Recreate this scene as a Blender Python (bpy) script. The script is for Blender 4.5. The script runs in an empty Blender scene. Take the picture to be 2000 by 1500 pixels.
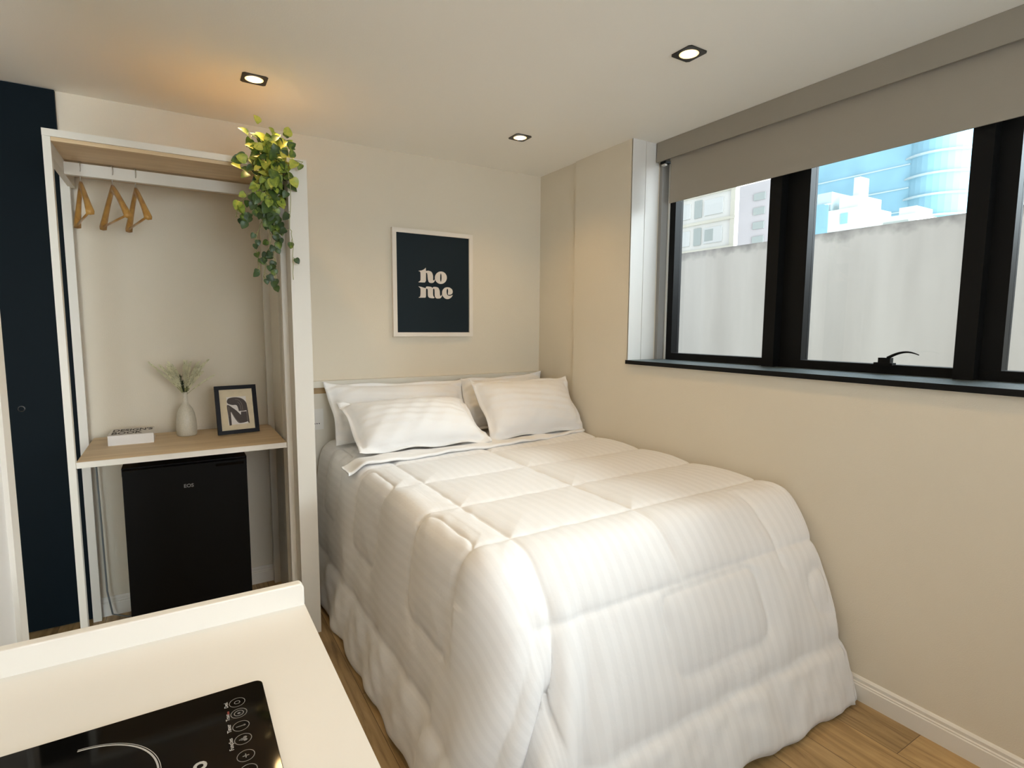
import bpy, bmesh, math, random
import numpy as np
from mathutils import Vector, Matrix

SC = bpy.context.scene
COL = SC.collection
PI = math.pi

# ------------------------------------------------------------------ camera
F_PX = 1074.1
YAW, PITCH, ROLL = 0.54803, 0.102176, 0.004943
CAM = Vector((-2.2288, -3.3006, 1.4476))
fw = Vector((math.sin(YAW)*math.cos(PITCH), math.cos(YAW)*math.cos(PITCH), -math.sin(PITCH)))
rt0 = Vector((math.cos(YAW), -math.sin(YAW), 0)); up0 = rt0.cross(fw)
rt = rt0*math.cos(ROLL) + up0*math.sin(ROLL); up = up0*math.cos(ROLL) - rt0*math.sin(ROLL)
cd = bpy.data.cameras.new('camera'); cam = bpy.data.objects.new('camera', cd); COL.objects.link(cam)
m = Matrix.Identity(4)
for i in range(3):
    m[i][0] = rt[i]; m[i][1] = up[i]; m[i][2] = -fw[i]; m[i][3] = CAM[i]
cam.matrix_world = m
cd.sensor_width = 36; cd.lens = F_PX/2000*36; cd.clip_start = 0.02; cd.clip_end = 500
SC.camera = cam

# ------------------------------------------------------------------ colour management
SC.view_settings.view_transform = 'Standard'
SC.view_settings.look = 'None'
SC.view_settings.gamma = 1
SC.view_settings.exposure = 0.07
SC.view_settings.use_curve_mapping = False

# ------------------------------------------------------------------ sky
SKY_STRENGTH = 1.5
SUN_STRENGTH = 8.2
GLOW = 6.9
SPOT_W = 16.5
W = bpy.data.worlds.new('sky'); SC.world = W; W.use_nodes = True
nt = W.node_tree; nt.nodes.clear()
wo = nt.nodes.new('ShaderNodeOutputWorld'); bg = nt.nodes.new('ShaderNodeBackground')
tc = nt.nodes.new('ShaderNodeTexCoord'); mp = nt.nodes.new('ShaderNodeMapping'); mp.inputs['Scale'].default_value = (1.0, 1.0, 2.2)
ns = nt.nodes.new('ShaderNodeTexNoise'); ns.inputs['Scale'].default_value = 2.6; ns.inputs['Detail'].default_value = 7; ns.inputs['Roughness'].default_value = 0.55
cr = nt.nodes.new('ShaderNodeValToRGB')
cr.color_ramp.elements[0].position = 0.36; cr.color_ramp.elements[0].color = (0.42, 0.72, 0.90, 1)
cr.color_ramp.elements[1].position = 0.52; cr.color_ramp.elements[1].color = (0.93, 0.95, 0.97, 1)
nt.links.new(tc.outputs['Generated'], mp.inputs['Vector']); nt.links.new(mp.outputs[0], ns.inputs['Vector'])
nt.links.new(ns.outputs['Fac'], cr.inputs[0]); nt.links.new(cr.outputs[0], bg.inputs['Color'])
bg.inputs['Strength'].default_value = SKY_STRENGTH
# glow added to the sky on the -Y side to brighten the room
gm = nt.nodes.new('ShaderNodeVectorMath'); gm.operation = 'DOT_PRODUCT'; gm.inputs[1].default_value = Vector((0.10, -0.97, -0.20)).normalized()
nv = nt.nodes.new('ShaderNodeVectorMath'); nv.operation = 'NORMALIZE'
nt.links.new(tc.outputs['Generated'], nv.inputs[0]); nt.links.new(nv.outputs[0], gm.inputs[0])
gr_ = nt.nodes.new('ShaderNodeMapRange'); gr_.interpolation_type = 'SMOOTHSTEP'
gr_.inputs['From Min'].default_value = 0.45; gr_.inputs['From Max'].default_value = 0.95; gr_.inputs['To Min'].default_value = 1.0; gr_.inputs['To Max'].default_value = GLOW
nt.links.new(gm.outputs['Value'], gr_.inputs['Value'])
gs = nt.nodes.new('ShaderNodeMath'); gs.operation = 'MULTIPLY'; gs.inputs[1].default_value = SKY_STRENGTH
nt.links.new(gr_.outputs[0], gs.inputs[0]); nt.links.new(gs.outputs[0], bg.inputs['Strength'])
nt.links.new(bg.outputs[0], wo.inputs[0])

# soft, hazy daylight arriving over the terrace wall
sl = bpy.data.lights.new('daylight', 'SUN'); so = bpy.data.objects.new('daylight', sl); COL.objects.link(so)
sl.energy = SUN_STRENGTH; sl.angle = math.radians(50); sl.color = (0.80, 0.94, 1.0)
sdir = Vector((-0.80, 0.42, -0.62)).normalized()
so.rotation_euler = sdir.to_track_quat('-Z', 'Y').to_euler(); so.location = (6, -4, 6)

# ------------------------------------------------------------------ materials
def mat(name, col, rough=0.6, metal=0.0, spec=0.5, sheen=0.0, bump=None, emit=None, var=None, coat=0.0):
    """bump=(scale, strength, detail); var=(scale, amount) mottles the colour"""
    M = bpy.data.materials.new(name); M.use_nodes = True
    n = M.node_tree; b = n.nodes['Principled BSDF']
    b.inputs['Base Color'].default_value = (*col, 1); b.inputs['Roughness'].default_value = rough
    b.inputs['Metallic'].default_value = metal; b.inputs['Specular IOR Level'].default_value = spec
    b.inputs['Coat Weight'].default_value = coat
    if sheen:
        b.inputs['Sheen Weight'].default_value = sheen; b.inputs['Sheen Roughness'].default_value = 0.4
    t = n.nodes.new('ShaderNodeTexCoord')
    if var:
        x = n.nodes.new('ShaderNodeTexNoise'); x.inputs['Scale'].default_value = var[0]; x.inputs['Detail'].default_value = 5
        n.links.new(t.outputs['Object'], x.inputs['Vector'])
        r = n.nodes.new('ShaderNodeValToRGB')
        k = var[1]
        r.color_ramp.elements[0].position = 0.3; r.color_ramp.elements[0].color = (*[c*(1-k) for c in col], 1)
        r.color_ramp.elements[1].position = 0.7; r.color_ramp.elements[1].color = (*[min(1, c*(1+k*0.6)) for c in col], 1)
        n.links.new(x.outputs['Fac'], r.inputs[0]); n.links.new(r.outputs[0], b.inputs['Base Color'])
    if bump:
        x = n.nodes.new('ShaderNodeTexNoise'); x.inputs['Scale'].default_value = bump[0]; x.inputs['Detail'].default_value = bump[2] if len(bump) > 2 else 3
        n.links.new(t.outputs['Object'], x.inputs['Vector'])
        bp = n.nodes.new('ShaderNodeBump'); bp.inputs['Strength'].default_value = bump[1]; bp.inputs['Distance'].default_value = 0.003
        n.links.new(x.outputs['Fac'], bp.inputs['Height']); n.links.new(bp.outputs[0], b.inputs['Normal'])
    if emit:
        b.inputs['Emission Color'].default_value = (*emit[0], 1); b.inputs['Emission Strength'].default_value = emit[1]
    return M

def wood_mat(name, c1, c2, axis='X', scale=9.0, rough=0.5):
    M = bpy.data.materials.new(name); M.use_nodes = True
    n = M.node_tree; b = n.nodes['Principled BSDF']
    t = n.nodes.new('ShaderNodeTexCoord'); mp = n.nodes.new('ShaderNodeMapping')
    s = {'X': (0.9, 9, 9), 'Y': (9, 0.9, 9), 'Z': (9, 9, 0.9)}[axis]
    mp.inputs['Scale'].default_value = s
    x = n.nodes.new('ShaderNodeTexNoise'); x.inputs['Scale'].default_value = scale/3; x.inputs['Detail'].default_value = 8; x.inputs['Distortion'].default_value = 0.6
    r = n.nodes.new('ShaderNodeValToRGB')
    r.color_ramp.elements[0].position = 0.32; r.color_ramp.elements[0].color = (*c2, 1)
    r.color_ramp.elements[1].position = 0.66; r.color_ramp.elements[1].color = (*c1, 1)
    n.links.new(t.outputs['Object'], mp.inputs[0]); n.links.new(mp.outputs[0], x.inputs['Vector'])
    n.links.new(x.outputs['Fac'], r.inputs[0]); n.links.new(r.outputs[0], b.inputs['Base Color'])
    b.inputs['Roughness'].default_value = rough
    bp = n.nodes.new('ShaderNodeBump'); bp.inputs['Strength'].default_value = 0.1; bp.inputs['Distance'].default_value = 0.002
    n.links.new(x.outputs['Fac'], bp.inputs['Height']); n.links.new(bp.outputs[0], b.inputs['Normal'])
    return M

def floor_mat():
    M = bpy.data.materials.new('oak_planks'); M.use_nodes = True
    n = M.node_tree; b = n.nodes['Principled BSDF']; L = n.links.new
    t = n.nodes.new('ShaderNodeTexCoord'); sp = n.nodes.new('ShaderNodeSeparateXYZ'); cb = n.nodes.new('ShaderNodeCombineXYZ')
    L(t.outputs['Object'], sp.inputs[0]); L(sp.outputs['Y'], cb.inputs['X']); L(sp.outputs['X'], cb.inputs['Y'])
    br = n.nodes.new('ShaderNodeTexBrick'); L(cb.outputs[0], br.inputs['Vector'])
    br.inputs['Scale'].default_value = 1.0; br.inputs['Brick Width'].default_value = 1.25; br.inputs['Row Height'].default_value = 0.185
    br.inputs['Mortar Size'].default_value = 0.0012; br.inputs['Mortar Smooth'].default_value = 0.2; br.offset = 0.37
    br.inputs['Color1'].default_value = (0.0, 0, 0, 1); br.inputs['Color2'].default_value = (1, 1, 1, 1); br.inputs['Mortar'].default_value = (0.5, 0.5, 0.5, 1)
    # grain stretched along the plank, shifted per plank
    mp = n.nodes.new('ShaderNodeMapping'); mp.inputs['Scale'].default_value = (1.4, 13, 1)
    ad = n.nodes.new('ShaderNodeVectorMath'); ad.operation = 'ADD'
    ml = n.nodes.new('ShaderNodeVectorMath'); ml.operation = 'SCALE'; ml.inputs['Scale'].default_value = 7.3
    L(br.outputs['Color'], ml.inputs[0]); L(cb.outputs[0], ad.inputs[0]); L(ml.outputs[0], ad.inputs[1]); L(ad.outputs[0], mp.inputs[0])
    g = n.nodes.new('ShaderNodeTexNoise'); g.inputs['Scale'].default_value = 1.6; g.inputs['Detail'].default_value = 9; g.inputs['Distortion'].default_value = 1.2; g.inputs['Roughness'].default_value = 0.62
    L(mp.outputs[0], g.inputs['Vector'])
    r = n.nodes.new('ShaderNodeValToRGB')
    e = r.color_ramp.elements; e[0].position = 0.28; e[0].color = (0.17, 0.095, 0.036, 1); e[1].position = 0.72; e[1].color = (0.56, 0.385, 0.19, 1)
    k = e.new(0.48); k.color = (0.41, 0.27, 0.12, 1)
    L(g.outputs['Fac'], r.inputs[0])
    # per plank tone
    hs = n.nodes.new('ShaderNodeMix'); hs.data_type = 'RGBA'; hs.blend_type = 'MULTIPLY'; hs.inputs['Factor'].default_value = 1.0
    pr = n.nodes.new('ShaderNodeValToRGB'); pr.color_ramp.elements[0].color = (0.78, 0.78, 0.78, 1); pr.color_ramp.elements[1].color = (1.1, 1.08, 1.04, 1)
    L(br.outputs['Color'], pr.inputs[0]); L(r.outputs[0], hs.inputs['A']); L(pr.outputs[0], hs.inputs['B'])
    # knots
    vo = n.nodes.new('ShaderNodeTexVoronoi'); vo.inputs['Scale'].default_value = 1.0
    mk = n.nodes.new('ShaderNodeMapping'); mk.inputs['Scale'].default_value = (1.6, 3.6, 1); mk.inputs['Location'].default_value = (0.35, 0.2, 0)
    L(cb.outputs[0], mk.inputs[0])
    wn = n.nodes.new('ShaderNodeTexNoise'); wn.inputs['Scale'].default_value = 8
    L(cb.outputs[0], wn.inputs['Vector'])
    av = n.nodes.new('ShaderNodeMix'); av.data_type = 'RGBA'; av.blend_type = 'LINEAR_LIGHT'; av.inputs['Factor'].default_value = 0.12
    L(mk.outputs[0], av.inputs['A']); L(wn.outputs['Color'], av.inputs['B']); L(av.outputs['Result'], vo.inputs['Vector'])
    kr = n.nodes.new('ShaderNodeValToRGB'); kr.color_ramp.elements[0].position = 0.02; kr.color_ramp.elements[0].color = (0.28, 0.22, 0.18, 1)
    kr.color_ramp.elements[1].position = 0.17; kr.color_ramp.elements[1].color = (1, 1, 1, 1)
    L(vo.outputs['Distance'], kr.inputs[0])
    m2 = n.nodes.new('ShaderNodeMix'); m2.data_type = 'RGBA'; m2.blend_type = 'MULTIPLY'; m2.inputs['Factor'].default_value = 0.85
    L(hs.outputs['Result'], m2.inputs['A']); L(kr.outputs[0], m2.inputs['B'])
    # joints
    m3 = n.nodes.new('ShaderNodeMix'); m3.data_type = 'RGBA'
    L(br.outputs['Fac'], m3.inputs['Factor']); L(m2.outputs['Result'], m3.inputs['A']); m3.inputs['B'].default_value = (0.10, 0.055, 0.025, 1)
    L(m3.outputs['Result'], b.inputs['Base Color'])
    b.inputs['Roughness'].default_value = 0.42
    bp = n.nodes.new('ShaderNodeBump'); bp.inputs['Strength'].default_value = 0.15; bp.inputs['Distance'].default_value = 0.002
    L(g.outputs['Fac'], bp.inputs['Height']); L(bp.outputs[0], b.inputs['Normal'])
    return M

def satin_mat():
    """white cotton with woven satin stripes that run along the V of the cloth"""
    M = bpy.data.materials.new('striped_white_cotton'); M.use_nodes = True
    n = M.node_tree; b = n.nodes['Principled BSDF']; L = n.links.new
    uv = n.nodes.new('ShaderNodeUVMap'); uv.uv_map = 'cloth'
    sp = n.nodes.new('ShaderNodeSeparateXYZ'); L(uv.outputs[0], sp.inputs[0])
    mu = n.nodes.new('ShaderNodeMath'); mu.operation = 'MULTIPLY'; mu.inputs[1].default_value = 2*PI/0.044
    L(sp.outputs['X'], mu.inputs[0])
    si = n.nodes.new('ShaderNodeMath'); si.operation = 'SINE'; L(mu.outputs[0], si.inputs[0])
    mr = n.nodes.new('ShaderNodeMapRange'); mr.inputs['From Min'].default_value = -0.25; mr.inputs['From Max'].default_value = 0.25
    mr.inputs['To Min'].default_value = 0; mr.inputs['To Max'].default_value = 1; L(si.outputs[0], mr.inputs['Value'])
    mc = n.nodes.new('ShaderNodeMix'); mc.data_type = 'RGBA'
    mc.inputs['A'].default_value = (0.79, 0.775, 0.765, 1); mc.inputs['B'].default_value = (0.765, 0.75, 0.74, 1)
    L(mr.outputs[0], mc.inputs['Factor']); L(mc.outputs['Result'], b.inputs['Base Color'])
    r2 = n.nodes.new('ShaderNodeMapRange'); r2.inputs['To Min'].default_value = 0.60; r2.inputs['To Max'].default_value = 0.80
    L(mr.outputs[0], r2.inputs['Value']); L(r2.outputs[0], b.inputs['Roughness'])
    b.inputs['Sheen Weight'].default_value = 0.25
    t = n.nodes.new('ShaderNodeTexCoord')
    x = n.nodes.new('ShaderNodeTexNoise'); x.inputs['Scale'].default_value = 16; x.inputs['Detail'].default_value = 5
    L(t.outputs['Object'], x.inputs['Vector'])
    bp = n.nodes.new('ShaderNodeBump'); bp.inputs['Strength'].default_value = 0.35; bp.inputs['Distance'].default_value = 0.006
    L(x.outputs['Fac'], bp.inputs['Height']); L(bp.outputs[0], b.inputs['Normal'])
    return M

def glass_mat(tint=(1, 1, 1), refl=1.0):
    M = bpy.data.materials.new('window_glass'); M.use_nodes = True
    n = M.node_tree; n.nodes.clear(); L = n.links.new
    o = n.nodes.new('ShaderNodeOutputMaterial'); mx = n.nodes.new('ShaderNodeMixShader')
    tr = n.nodes.new('ShaderNodeBsdfTransparent'); tr.inputs[0].default_value = (*tint, 1)
    gl = n.nodes.new('ShaderNodeBsdfGlossy'); gl.inputs['Roughness'].default_value = 0.01
    fr = n.nodes.new('ShaderNodeFresnel'); fr.inputs['IOR'].default_value = 1.3
    L(fr.outputs[0], mx.inputs[0]); L(tr.outputs[0], mx.inputs[1]); L(gl.outputs[0], mx.inputs[2]); L(mx.outputs[0], o.inputs[0])
    return M

def terrace_wall_mat():
    M = bpy.data.materials.new('weathered_render'); M.use_nodes = True
    n = M.node_tree; b = n.nodes['Principled BSDF']; L = n.links.new
    t = n.nodes.new('ShaderNodeTexCoord')
    x = n.nodes.new('ShaderNodeTexNoise'); x.inputs['Scale'].default_value = 1.3; x.inputs['Detail'].default_value = 8
    mp = n.nodes.new('ShaderNodeMapping'); mp.inputs['Scale'].default_value = (1, 3.0, 0.45); L(t.outputs['Object'], mp.inputs[0]); L(mp.outputs[0], x.inputs['Vector'])
    r = n.nodes.new('ShaderNodeValToRGB'); r.color_ramp.elements[0].position = 0.3; r.color_ramp.elements[0].color = (0.40, 0.375, 0.345, 1)
    r.color_ramp.elements[1].position = 0.7; r.color_ramp.elements[1].color = (0.49, 0.465, 0.43, 1)
    L(x.outputs['Fac'], r.inputs[0])
    # grime creeping down from the top edge
    sp = n.nodes.new('ShaderNodeSeparateXYZ'); L(t.outputs['Object'], sp.inputs[0])
    y = n.nodes.new('ShaderNodeTexNoise'); y.inputs['Scale'].default_value = 9; y.inputs['Detail'].default_value = 8; L(t.outputs['Object'], y.inputs['Vector'])
    ml = n.nodes.new('ShaderNodeMath'); ml.operation = 'MULTIPLY_ADD'; ml.inputs[1].default_value = 0.20; L(y.outputs['Fac'], ml.inputs[0]); L(sp.outputs['Z'], ml.inputs[2])
    mr = n.nodes.new('ShaderNodeMapRange'); mr.inputs['From Min'].default_value = 2.27; mr.inputs['From Max'].default_value = 2.37; L(ml.outputs[0], mr.inputs['Value'])
    mx = n.nodes.new('ShaderNodeMix'); mx.data_type = 'RGBA'; L(mr.outputs[0], mx.inputs['Factor']); L(r.outputs[0], mx.inputs['A'])
    mx.inputs['B'].default_value = (0.20, 0.19, 0.18, 1)
    L(mx.outputs['Result'], b.inputs['Base Color']); b.inputs['Roughness'].default_value = 0.9
    bp = n.nodes.new('ShaderNodeBump'); bp.inputs['Strength'].default_value = 0.3; bp.inputs['Distance'].default_value = 0.01
    L(y.outputs['Fac'], bp.inputs['Height']); L(bp.outputs[0], b.inputs['Normal'])
    return M

WALLC = (0.74, 0.665, 0.54)
MT = dict(
    wall=mat('greige_paint', WALLC, 0.85, spec=0.25, bump=(240, 0.25), var=(1.3, 0.02)),
    ceiling=mat('ceiling_paint', (0.92, 0.89, 0.82), 0.9, spec=0.2, bump=(160, 0.12)),
    white_wall=mat('white_door_paint', (0.76, 0.74, 0.71), 0.5, spec=0.4, bump=(60, 0.05)),
    trim=mat('white_trim_paint', (0.80, 0.76, 0.69), 0.45, bump=(80, 0.05)),
    reveal=mat('reveal_paint', (0.74, 0.72, 0.68), 0.4, spec=0.5, bump=(150, 0.08)),
    navy=mat('navy_lacquer', (0.0035, 0.0080, 0.0115), 0.55, spec=0.08, bump=(30, 0.04)),
    floor=floor_mat(),
    laminate=mat('cream_laminate', (0.74, 0.70, 0.62), 0.42, bump=(90, 0.05)),
    oak=wood_mat('pale_oak_laminate', (0.76, 0.58, 0.36), (0.62, 0.44, 0.25), 'X'),
    hanger=wood_mat('varnished_beech', (0.62, 0.36, 0.10), (0.44, 0.22, 0.055), 'Y', 12, 0.3),
    steel=mat('brushed_steel', (0.62, 0.60, 0.57), 0.28, 1.0, bump=(200, 0.05)),
    blackmetal=mat('black_powder_coat', (0.0055, 0.0055, 0.0055), 0.42, spec=0.16, bump=(300, 0.05)),
    granite=mat('sky_lit_granite', (0.085, 0.115, 0.125), 0.45, spec=0.5, bump=(350, 0.3), var=(140, 0.5)),  # blue-grey tone stands in for sky light on the black sill
    blind=mat('grey_blind_fabric', (0.36, 0.32, 0.265), 0.9, spec=0.1, bump=(420, 0.25)),
    blindbox=mat('grey_fabric_box', (0.33, 0.295, 0.245), 0.85, spec=0.1, bump=(380, 0.2)),
    glass=glass_mat(),
    counter=mat('ivory_solid_surface', (0.80, 0.765, 0.70), 0.32, spec=0.45, bump=(60, 0.03)),
    cabinet=mat('white_cabinet', (0.78, 0.75, 0.70), 0.4, bump=(60, 0.03)),
    hob=mat('black_ceramic_glass', (0.003, 0.0028, 0.0025), 0.05, spec=0.14, bump=(3, 0.01)),
    print_grey=mat('grey_screen_print', (0.17, 0.165, 0.16), 0.5, bump=(60, 0.02)),
    print_light=mat('light_screen_print', (0.42, 0.41, 0.39), 0.5, bump=(60, 0.02)),
    print_red=mat('red_screen_print', (0.18, 0.02, 0.015), 0.5, bump=(60, 0.02)),
    fridge=mat('black_fridge_enamel', (0.0035, 0.0033, 0.0030), 0.40, spec=0.10, bump=(90, 0.06)),
    rubber=mat('black_rubber', (0.01, 0.01, 0.01), 0.7, bump=(60, 0.05)),
    cloth=satin_mat(),
    pillow=mat('white_cotton', (0.82, 0.805, 0.79), 0.72, sheen=0.25, bump=(22, 0.5, 5)),
    mattress=mat('mattress_ticking', (0.70, 0.67, 0.62), 0.8, bump=(60, 0.2)),
    headboard=mat('cream_headboard', (0.70, 0.66, 0.565), 0.5, bump=(90, 0.05)),
    groove=wood_mat('groove_shadow_brown', (0.42, 0.28, 0.13), (0.30, 0.19, 0.08), 'X'),
    plastic=mat('white_plastic', (0.76, 0.74, 0.69), 0.35, bump=(60, 0.02)),
    dark=mat('dark_slot', (0.03, 0.028, 0.025), 0.6, bump=(60, 0.02)),
    poster=mat('navy_print', (0.011, 0.019, 0.025), 0.5, spec=0.15, bump=(200, 0.05)),
    letter=mat('cream_lettering', (0.72, 0.65, 0.58), 0.5, bump=(200, 0.05)),
    frame_white=mat('white_picture_frame', (0.80, 0.73, 0.64), 0.4, bump=(90, 0.05)),
    frame_black=mat('black_picture_frame', (0.006, 0.006, 0.009), 0.40, spec=0.15, bump=(90, 0.05)),
    kraft=mat('kraft_mount', (0.70, 0.60, 0.42), 0.8, bump=(90, 0.1), var=(30, 0.08)),
    paper=mat('white_paper', (0.76, 0.72, 0.68), 0.7, bump=(90, 0.05)),
    ink=mat('brown_ink', (0.055, 0.040, 0.033), 0.6, bump=(90, 0.05)),
    ink_line=mat('pale_ink_line', (0.30, 0.26, 0.22), 0.6, bump=(90, 0.05)),
    ceramic=mat('speckled_ceramic', (0.62, 0.58, 0.48), 0.35, bump=(40, 0.1), var=(160, 0.10)),
    grass=mat('pale_grass_plume', (0.80, 0.77, 0.55), 0.8, bump=(90, 0.2), var=(25, 0.15)),
    greenery=mat('dark_green_sprig', (0.045, 0.060, 0.022), 0.6, bump=(90, 0.2), var=(25, 0.4)),
    vine=mat('vine_stem', (0.34, 0.34, 0.14), 0.6, bump=(90, 0.2)),
    terrace=terrace_wall_mat(),
    concrete=mat('terrace_concrete', (0.52, 0.51, 0.49), 0.9, bump=(40, 0.3), var=(3, 0.1)),
    block=mat('white_block_render', (0.60, 0.59, 0.55), 0.9, bump=(5, 0.1), var=(0.4, 0.03)),
    block_beam=mat('block_floor_band', (0.50, 0.48, 0.40), 0.9, bump=(5, 0.1)),
    block_glass=mat('block_window', (0.30, 0.33, 0.31), 0.3, bump=(5, 0.02)),
    block_shutter=mat('block_shutter', (0.50, 0.51, 0.49), 0.7, bump=(5, 0.1)),
    grey_block=mat('grey_block_render', (0.42, 0.40, 0.40), 0.9, bump=(5, 0.1), var=(0.5, 0.08)),
    tower_glass=mat('blue_curtain_glass', (0.27, 0.49, 0.60), 0.5, spec=0.2, bump=(0.6, 0.02), var=(0.12, 0.30)),
    tower_slab=mat('tower_floor_edge', (0.42, 0.52, 0.54), 0.7, bump=(5, 0.05)),
    tower_light=mat('pale_tower_render', (0.56, 0.60, 0.56), 0.8, bump=(5, 0.05), var=(0.3, 0.1)),
    lamp_glow=mat('lamp_glow', (1, 0.9, 0.7), 0.5, emit=((1.0, 0.66, 0.24), 1.6), bump=(30, 0.01)),
    lamp_core=mat('lamp_core', (1, 1, 1), 0.5, emit=((1.0, 0.96, 0.90), 16), bump=(30, 0.01)),
    lamp_trim=mat('lamp_black_trim', (0.02, 0.016, 0.010), 0.3, bump=(90, 0.02)),
    knob=mat('satin_chrome', (0.16, 0.17, 0.19), 0.4, 1.0, bump=(90, 0.02)),
    cord=mat('grey_cord', (0.16, 0.17, 0.17), 0.5, bump=(90, 0.05)),
)

# ------------------------------------------------------------------ object helpers
def props(o, label=None, cat=None, group=None, kind=None):
    if label: o['label'] = label
    if cat: o['category'] = cat
    if group: o['group'] = group
    if kind: o['kind'] = kind
    return o

def thing(name, label, cat, loc=(0, 0, 0), group=None, kind=None):
    o = bpy.data.objects.new(name, None); COL.objects.link(o); o.location = loc
    o.empty_display_size = 0.1
    return props(o, label, cat, group, kind)

def link(name, me, material, parent=None, smooth=False):
    o = bpy.data.objects.new(name, me); COL.objects.link(o)
    if material is not None and not me.materials: me.materials.append(material)
    if smooth:
        me.polygons.foreach_set('use_smooth', [True]*len(me.polygons))
    if parent is not None:
        o.parent = parent
        # geometry below is written in room coordinates: take the parent chain's offset out again
        off = Vector((0, 0, 0)); p = parent
        while p is not None:
            off += p.location; p = p.parent
        me.transform(Matrix.Translation(-off))
    return o

def obj(name, bm, material, parent=None, bevel=0.0, seg=2, smooth=False):
    if bevel:
        es = [e for e in bm.edges if len(e.link_faces) == 2 and e.calc_face_angle(0) > 0.6]
        bmesh.ops.bevel(bm, geom=es, offset=bevel, segments=seg, affect='EDGES', profile=0.5, clamp_overlap=True)
    me = bpy.data.meshes.new(name); bm.to_mesh(me); bm.free()
    return link(name, me, material, parent, smooth)

def BM(): return bmesh.new()

def box(bm, x0, x1, y0, y1, z0, z1):
    v = [bm.verts.new(p) for p in ((x0, y0, z0), (x1, y0, z0), (x1, y1, z0), (x0, y1, z0), (x0, y0, z1), (x1, y0, z1), (x1, y1, z1), (x0, y1, z1))]
    for f in ((3, 2, 1, 0), (4, 5, 6, 7), (0, 1, 5, 4), (1, 2, 6, 5), (2, 3, 7, 6), (3, 0, 4, 7)):
        bm.faces.new([v[i] for i in f])
    return bm

def bx(name, x0, x1, y0, y1, z0, z1, material, parent=None, bevel=0.0):
    return obj(name, box(BM(), min(x0, x1), max(x0, x1), min(y0, y1), max(y0, y1), min(z0, z1), max(z0, z1)), material, parent, bevel)

def tube(bm, pts, rad, n=8, cap=True):
    pts = [Vector(p) for p in pts]
    if not hasattr(rad, '__len__'): rad = [rad]*len(pts)
    rings = []; prev = None
    for i, p in enumerate(pts):
        d = (pts[min(i+1, len(pts)-1)] - pts[max(i-1, 0)]).normalized()
        if prev is None:
            a = Vector((0, 0, 1)) if abs(d.z) < 0.9 else Vector((1, 0, 0))
            u = d.cross(a).normalized()
        else:
            u = (prev - d*prev.dot(d)).normalized()
        prev = u; w = d.cross(u)
        rings.append([bm.verts.new(p + (u*math.cos(2*PI*k/n) + w*math.sin(2*PI*k/n))*rad[i]) for k in range(n)])
    for a, b in zip(rings, rings[1:]):
        for k in range(n): bm.faces.new((a[k], a[(k+1) % n], b[(k+1) % n], b[k]))
    if cap:
        bm.faces.new(rings[0][::-1]); bm.faces.new(rings[-1])
    return bm

def lathe(bm, prof, cx, cy, n=40, cap=True):
    rings = [[bm.verts.new((cx + r*math.cos(2*PI*k/n), cy + r*math.sin(2*PI*k/n), z)) for k in range(n)] for r, z in prof]
    for a, b in zip(rings, rings[1:]):
        for k in range(n): bm.faces.new((a[k], a[(k+1) % n], b[(k+1) % n], b[k]))
    if cap:
        bm.faces.new(rings[0][::-1]); bm.faces.new(rings[-1])
    return bm

def prism(bm, pts, fn, d0, d1):
    """extrude a 2-D outline; fn(u, v, d) -> point"""
    pts = [p[:2] for p in pts]
    a = [bm.verts.new(fn(u, v, d0)) for u, v in pts]; b = [bm.verts.new(fn(u, v, d1)) for u, v in pts]
    n = len(pts)
    f1 = bm.faces.new(a); f2 = bm.faces.new(b[::-1])
    for i in range(n): bm.faces.new((a[i], b[i], b[(i+1) % n], a[(i+1) % n]))
    return bm

def finish(bm):
    bmesh.ops.recalc_face_normals(bm, faces=bm.faces[:]); return bm

def smooth_poly(pts, k=4, closed=True):
    """Catmull-Rom; a point given as (x, y, 1) stays a hard corner"""
    out = []; n = len(pts)
    rng = range(n) if closed else range(n-1)
    for i in rng:
        p1 = pts[i]; p2 = pts[(i+1) % n]
        p0 = p1 if len(p1) > 2 else pts[(i-1) % n] if closed else pts[max(i-1, 0)]
        p3 = p2 if len(p2) > 2 else pts[(i+2) % n] if closed else pts[min(i+2, n-1)]
        for j in range(k):
            t = j/k
            out.append(tuple(0.5*((2*p1[c]) + (-p0[c]+p2[c])*t + (2*p0[c]-5*p1[c]+4*p2[c]-p3[c])*t*t + (-p0[c]+3*p1[c]-3*p2[c]+p3[c])*t**3) for c in (0, 1)))
    if not closed: out.append(pts[-1][:2])
    return out

def text_bm(s, size, mtx, extrude=0.0004, bold=0.0):
    c = bpy.data.curves.new('t', 'FONT'); c.body = s; c.size = size; c.extrude = extrude; c.offset = bold
    c.align_x = 'LEFT'; c.resolution_u = 3
    o = bpy.data.objects.new('t', c); COL.objects.link(o)
    dg = bpy.context.evaluated_depsgraph_get(); me = bpy.data.meshes.new_from_object(o.evaluated_get(dg))
    bpy.data.objects.remove(o)
    bm = BM(); bm.from_mesh(me); bm.transform(mtx); bpy.data.meshes.remove(me)
    return bm

def np_mesh(name, P, faces, material, parent=None, uv=None, smooth=True):
    me = bpy.data.meshes.new(name); me.from_pydata([tuple(p) for p in P], [], faces); me.update()
    if uv is not None:
        l = me.uv_layers.new(name='cloth'); idx = np.empty(len(me.loops), dtype=np.int32); me.loops.foreach_get('vertex_index', idx)
        l.data.foreach_set('uv', np.asarray(uv, dtype=np.float32)[idx].ravel())
    return link(name, me, material, parent, smooth)

def struct(name, bm, material, parent=None, bevel=0.0):
    o = obj(name, bm, material, parent, bevel); o['kind'] = 'structure'; return o

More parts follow.
